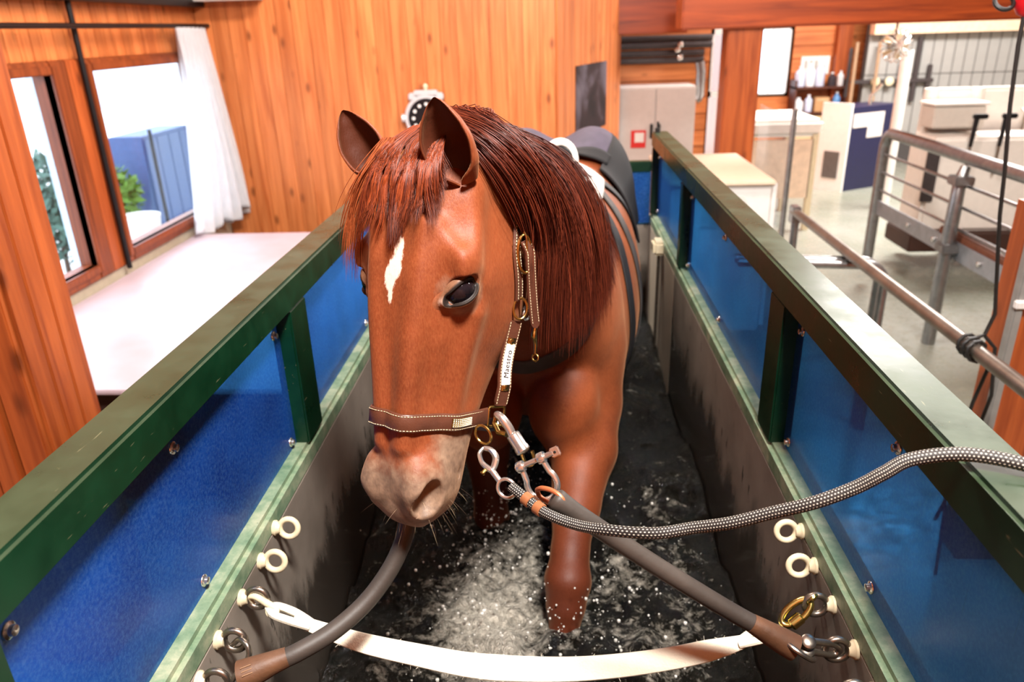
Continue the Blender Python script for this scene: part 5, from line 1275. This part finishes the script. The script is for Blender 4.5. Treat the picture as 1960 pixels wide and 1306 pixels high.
tubeC([(-.425, .877, -.904), (-.445, .868, -.907), (-.470, .855, -.911), (-.492, .848, -.915)], [.0155, .018, .0225, .0235], 18).build('end_sleeve', ENDL, tl_)
d = A(-.067, -.029, -.011); d /= np.linalg.norm(d); up = A(.1, -.62, .78); up -= d*(up @ d); up /= np.linalg.norm(up)
mk = MB()
for k in range(3): q = A(-.478, .853, -.912)+up*.0228+np.cross(d, up)*(k-1)*.006; mk.tube(w3([q-d*.008, q+d*.008]), .0009, 6)
mk.build('moulded_mark', plain('mould_mark', srgb(150, 112, 80), .6), tl_)
sk = thing('s_hook', C((-.53, .92, -.94)), 'steel S hook hanging from the left eye bolt', 'hook')
tubeC([(-.540, .932, -.935), (-.524, .926, -.918), (-.508, .916, -.920), (-.504, .908, -.935), (-.514, .898, -.950), (-.528, .888, -.965), (-.536, .876, -.982), (-.530, .866, -.998), (-.514, .862, -.998), (-.505, .866, -.985)], .0048, 12, 44).build('wire', ZINC, sk)
MB().lathe(C((-.512, .896, -.952)), (.35, -.75, .55), [(-.004, .007), (-.002, .009), (.003, .009), (.006, .006)], 14).build('ball', ZINC, sk)

# ---- white webbing band across the tank
BAND = plain('off_white_webbing', srgb(236, 226, 204), .75, 0, .08, 14, .5, 260)
wb_ = thing('webbing_band', C((-.1, 1.0, -1.03)), 'frayed off white webbing band slung across the tank below the muzzle', 'strap')
bp = smooth_path([(-.470, 1.02, -.962), (-.416, 1.015, -.982), (-.342, 1.01, -1.007), (-.248, 1.005, -1.027), (-.156, 1.0, -1.043), (-.063, 1.0, -1.050), (.03, 1.0, -1.048), (.121, 1.0, -1.036), (.21, 1.0, -1.016), (.290, 1.0, -.990), (.330, 1.005, -.978)], 70)
nn = np.tile(A(.02, -.66, .75), (70, 1)); wd = list(np.interp(np.linspace(0, 1, 70), [0, .08, .2, .45, .85, .95, 1], [.018, .024, .034, .044, .036, .022, .016]))
MB().strap(w3(bp), nn, wd, .004).build('band', BAND, wb_)
for off in (-.010, .012):
    tubeC([(-.515, 1.024, -.940), (-.500, 1.020+off, -.944), (-.470, 1.018+off, -.956), (-.440, 1.017+off*.6, -.972)], [.006, .007, .0075, .006], 10, 18).build('end_loop', BAND, wb_)
    tubeC([(.310, 1.002+off*.4, -.985), (.340, 1.006+off, -.972), (.362, 1.012+off, -.968), (.378, 1.016, -.964)], [.006, .0075, .007, .006], 10, 18).build('end_loop', BAND, wb_)
fr_ = MB(); g_ = np.random.default_rng(4)
for _ in range(70):
    k = g_.integers(0, 70); sd = g_.choice([-1, 1]); t_ = bp[min(k+1, 69)]-bp[max(k-1, 0)]; t_ /= np.linalg.norm(t_); S_ = np.cross(t_, nn[k]); q = bp[k]+S_*sd*wd[k]*.5; fr_.tube(w3([q, q+S_*sd*.002+g_.normal(size=3)*.0025]), .0003, 4)
tag(fr_.build('frayed_edge', BAND, wb_), kind='stuff')
ps_ = thing('hook_shackle', C((-.53, 1.03, -.935)), 'pale steel hook holding the webbing to the left wall', 'hook')
tubeC([(-.545, 1.034, -.940), (-.548, 1.033, -.925), (-.535, 1.030, -.922), (-.515, 1.025, -.932), (-.500, 1.022, -.940)], [.004, .005, .006, .0065, .006], 12, 20).build('shank', CREAM, ps_)
MB().lathe(C((-.505, 1.020, -.944)), (.2, -.7, .68), [(-.006, .009), (-.004, .012), (.005, .012), (.007, .009)], 16).build('bolt', CREAM, ps_)
# carabiner on the right end
YZ = plain('yellow_zinc', srgb(206, 186, 110), .22, 1.0, .25, 40)
ca = thing('carabiner', C((.41, 1.03, -.935)), 'yellow zinc carabiner holding the webbing to the right wall', 'carabiner')
d = A(.062, .022, .046); d /= np.linalg.norm(d); s_ = A(.5, -.6, -.35); s_ -= d*(s_ @ d); s_ /= np.linalg.norm(s_); cc_ = A(.408, 1.026, -.938)
MB().torus(C(cc_), .030, .0058, Vector(d), Vector(s_), 36, 12, ry=.013).build('body', YZ, ca)
MB().lathe(C(cc_-d*.022+s_*.010), Vector(d), [(0, .008), (.003, .0105), (.022, .0105), (.025, .0075)], 14).build('lock_sleeve', YZ, ca)
MB().torus(C(cc_+d*.036), .011, .0035, Vector(d), Vector(np.cross(d, s_)), 22, 10).build('link', YZ, ca)

# ---- lead rope with bolt snap
BLKR = None
t = NT('dotted_rope'); uvn = t.n('ShaderNodeUVMap', uv_map='rope'); sp_n = t.n('ShaderNodeSeparateXYZ'); t.l(uvn, sp_n.inputs[0])
def mth(op, a, b=None):
    m_ = t.n('ShaderNodeMath', operation=op)
    for i_, q in enumerate((a, b)):
        if q is None: continue
        if isinstance(q, (int, float)): m_.inputs[i_].default_value = q
        else: t.l(q, m_.inputs[i_])
    return m_.outputs[0]
row = mth('MULTIPLY', sp_n.outputs[1], 12.0); rowi = mth('FLOOR', row); par = mth('MULTIPLY', mth('MODULO', rowi, 2.0), .5)
colm = mth('ADD', mth('MULTIPLY', sp_n.outputs[0], 200.0), par); fx = mth('SUBTRACT', mth('FRACT', colm), .5); fy = mth('SUBTRACT', mth('FRACT', row), .5)
dd = mth('ADD', mth('MULTIPLY', fx, fx), mth('MULTIPLY', mth('MULTIPLY', fy, fy), 1.3)); dots = t.ramp(dd, [(.035, 1.0), (.07, 0.0)])
nz = t.noise(400, 2, .5, t.coords('Object')); t.set(Base_Color=t.mix(dots.outputs[0], t.ramp(nz, [(.3, srgb(24, 21, 20)), (.7, srgb(46, 40, 38))]).outputs[0], srgb(216, 206, 190)), Roughness=.6)
hgt = mth('ADD', dots.outputs[0], nz.outputs[0]); t.bump(hgt, .5, .0015); ROPE = t.m
lr = thing('lead_rope', C((.2, .9, -.65)), 'black and white braided lead rope running over the right rail', 'rope')
rp_pts = smooth_path([(-.070, .985, -.658), (-.036, .955, -.669), (-.012, .934, -.673), (.026, .913, -.675), (.064, .892, -.668), (.132, .856, -.647), (.184, .846, -.630), (.228, .825, -.606), (.273, .808, -.578), (.316, .789, -.549), (.358, .781, -.522), (.386, .775, -.497), (.413, .774, -.478), (.465, .765, -.4655), (.520, .744, -.4655), (.575, .718, -.475), (.625, .69, -.52)], 150)
mb = tubeC(rp_pts, .0082, 20, cap=False); rme = mb.mesh('rope', ROPE)
uvl = rme.uv_layers.new(name='rope'); arr = np.zeros((len(rme.loops), 2), np.float32); vi = np.empty(len(rme.loops), np.int32); rme.loops.foreach_get('vertex_index', vi)
arr[:, 0] = (vi//20)/149*1.0; arr[:, 1] = (vi % 20)/20
for p in rme.polygons:      # close the seam
    ks = [vi[l] % 20 for l in p.loop_indices]
    if max(ks)-min(ks) > 10:
        for l in p.loop_indices:
            if vi[l] % 20 == 0: arr[l, 1] = 1.0
uvl.data.foreach_set('uv', arr.reshape(-1)); link('rope', rme, lr)
for k in (7, 13):
    q = rp_pts[k]; d = rp_pts[k+1]-rp_pts[k]; MB().lathe(C(q-d/np.linalg.norm(d)*.007), Vector(d), [(0, .0095), (.001, .0105), (.013, .0105), (.014, .0095)], 20).build('leather_keeper', plain('tan_leather', srgb(150, 92, 56), .45, 0, .15), lr)
bs = thing('bolt_snap', C((-.1, 1.02, -.63)), 'chrome bolt snap of the lead rope below the halter ring', 'snap hook')
MB().torus(C((-.117, 1.050, -.603)), .016, .0022, (.25, -.2, -.95), (.8, -.5, .3), 26, 8).build('ring', BRASS, bs)
tubeC([(-.116, 1.037, -.620), (-.122, 1.030, -.626), (-.118, 1.022, -.638), (-.108, 1.016, -.645), (-.102, 1.014, -.648)], [.003, .0036, .004, .005, .005], 10, 18).build('gate', CHROME, bs)
tubeC([(-.116, 1.037, -.620), (-.104, 1.034, -.622), (-.096, 1.027, -.631), (-.098, 1.020, -.642), (-.102, 1.014, -.648)], [.0035, .0048, .0058, .0055, .005], 10, 18).build('hook', CHROME, bs)
tubeC([(-.103, 1.015, -.647), (-.090, 1.004, -.660)], [.0055, .005], 12).build('barrel', CHROME, bs)
MB().lathe(C((-.112, 1.012, -.645)), (-.5, -.5, -.4), [(0, .003), (.005, .003), (.007, .0045), (.009, .003)], 10).build('thumb_knob', BRASS, bs)
MB().torus(C((-.078, .993, -.667)), .0155, .0030, (.72, -.45, -.5), (.55, .2, .8), 26, 10, ry=.014).build('swivel_eye', CHROME, bs)

# ---- body harness
hs = thing('body_harness', C((0, 2.1, -.7)), 'dark grey webbing harness with a breast strap on the horse', 'harness')
BWEB = plain('black_webbing', srgb(26, 24, 24), .6, 0, .2, 30, .4, 300)
def body_strap(name, guide, n, width, off=.006, mat=WEBBING, th=.005):
    P, N = project(smooth_path(guide, n), off, 8, e=.006); P[1:-1] = P[1:-1]*.5+(P[:-2]+P[2:])*.25; return MB().strap(w3(P), N, width, th).build(name, mat, hs), P, N
body_strap('breast_strap', [(-.26, 1.90, -.66), (-.19, 1.82, -.76), (-.10, 1.79, -.823), (-.045, 1.788, -.815), (.009, 1.784, -.788), (.057, 1.781, -.743), (.089, 1.778, -.671), (.104, 1.80, -.592), (.12, 1.88, -.52), (.14, 2.02, -.49), (.15, 2.2, -.47)], 70, .052)
body_strap('shoulder_strap', [(.02, 2.30, -.40), (.06, 2.31, -.43), (.095, 2.308, -.461), (.144, 2.30, -.524), (.195, 2.30, -.612), (.222, 2.27, -.714), (.24, 2.25, -.825), (.25, 2.25, -.95), (.22, 2.26, -1.08), (.1, 2.27, -1.18)], 60, .07, .006, BWEB)
body_strap('back_strap', [(.03, 2.42, -.42), (.10, 2.52, -.44), (.17, 2.62, -.50), (.235, 2.72, -.58), (.28, 2.80, -.66), (.30, 2.9, -.75)], 40, .06, .006, BWEB)
body_strap('girth', [(.02, 2.44, -.42), (.14, 2.45, -.48), (.24, 2.46, -.62), (.285, 2.46, -.80), (.25, 2.46, -1.0), (.12, 2.46, -1.16), (-.03, 2.46, -1.2), (-.2, 2.46, -1.05), (-.3, 2.46, -.8), (-.2, 2.45, -.52), (-.02, 2.44, -.42)], 90, .07)
ct, P, N = body_strap('chain', [(.115, 1.98, -.43), (.135, 2.06, -.45), (.16, 2.16, -.48)], 14, .012, .008, BLACKM)
# white roller pad with two dark arches on the withers
PADW = plain('white_pad', srgb(238, 230, 222), .6, 0, .05); PADB = plain('brown_pad', srgb(66, 38, 30), .5, 0, .15)
rl = thing('roller_pad', C((0, 2.36, -.40)), 'white padded roller with two dark arches on the horse withers', 'pad')
rows = []
for i in range(26):
    a = -1.25+2.5*i/25; row = []
    for j in range(14):
        y_ = 2.26+.26*j/13; row.append((.022+.16*math.sin(a), y_, -.52+.16*math.cos(a)))
    rows.append(row)
R_ = np.array(rows); Pp, _ = project(R_.reshape(-1, 3), .016, 8, e=.006); Pp = Pp.reshape(R_.shape)
pad = MB().grid([w3(r) for r in Pp]).build('pad', PADW, rl); so = pad.modifiers.new('thick', 'SOLIDIFY'); so.thickness = .022; so.offset = 0
for xc, r_ in ((-.070, .050), (.020, .044)):
    MB().tube(w3([(xc+r_*math.cos(a), 2.37, -.385+r_*1.25*math.sin(a)) for a in np.linspace(-.2, math.pi+.2, 22)]), .013, 12).build('arch', PADW, rl)
    MB().tube(w3([(xc+(r_-.012)*math.cos(a), 2.36, -.387+(r_-.012)*1.25*math.sin(a)) for a in np.linspace(0, math.pi, 18)]), .009, 10).build('arch_lining', BLACKM, rl)
    MB().prism(w3([(xc+(r_-.014)*math.cos(a), 2.37, -.387+(r_-.014)*1.2*math.sin(a)) for a in np.linspace(-.4, math.pi+.4, 16)]), (0, 1, 0), .05).build('arch_fill', PADB, rl)
st_, P, N = body_strap('buckle_strap', [(.035, 2.25, -.37), (.07, 2.27, -.39), (.11, 2.32, -.42), (.16, 2.42, -.46)], 20, .036, .022, DLEATH)
MB().box((-.022, -.004, -.016), (.022, .004, .016), Matrix.Translation(C(P[6]+N[6]*.006)) @ Vector(N[6]).to_track_quat('Y', 'Z').to_matrix().to_4x4(), bev=.003).build('strap_buckle', BLACKM, hs)
# rug over the croup
rugm = plain('violet_grey_rug', srgb(70, 62, 78), .75, 0, .18, 20, .5, 200); RUGB = plain('black_rug_border', srgb(16, 15, 18), .8, 0, .2, 20)
rg_ = thing('horse_rug', C((.02, 3.05, -.42)), 'violet grey rug with a black border over the horse croup', 'horse rug')
def rug(a0, a1, y0, y1, off, mat, name, na=40, ny_=26):
    rows = []
    for i in range(na):
        a = a0+(a1-a0)*i/(na-1); rows.append([(.02+.34*math.sin(a), y0+(y1-y0)*j/(ny_-1), -.78+.40*math.cos(a)) for j in range(ny_)])
    R_ = np.array(rows); P_, _ = project(R_.reshape(-1, 3), off, 8, e=.008); P_ = P_.reshape(R_.shape)
    o = MB().grid([w3(r) for r in P_]).build(name, mat, rg_); s_ = o.modifiers.new('thick', 'SOLIDIFY'); s_.thickness = .008; s_.offset = 0; return o
rug(-1.1, .62, 2.95, 3.42, .012, rugm, 'cover'); rug(.60, 1.55, 2.82, 3.42, .014, RUGB, 'border', 20); rug(-.9, .66, 2.90, 2.97, .018, RUGB, 'front_edge', 34, 6)
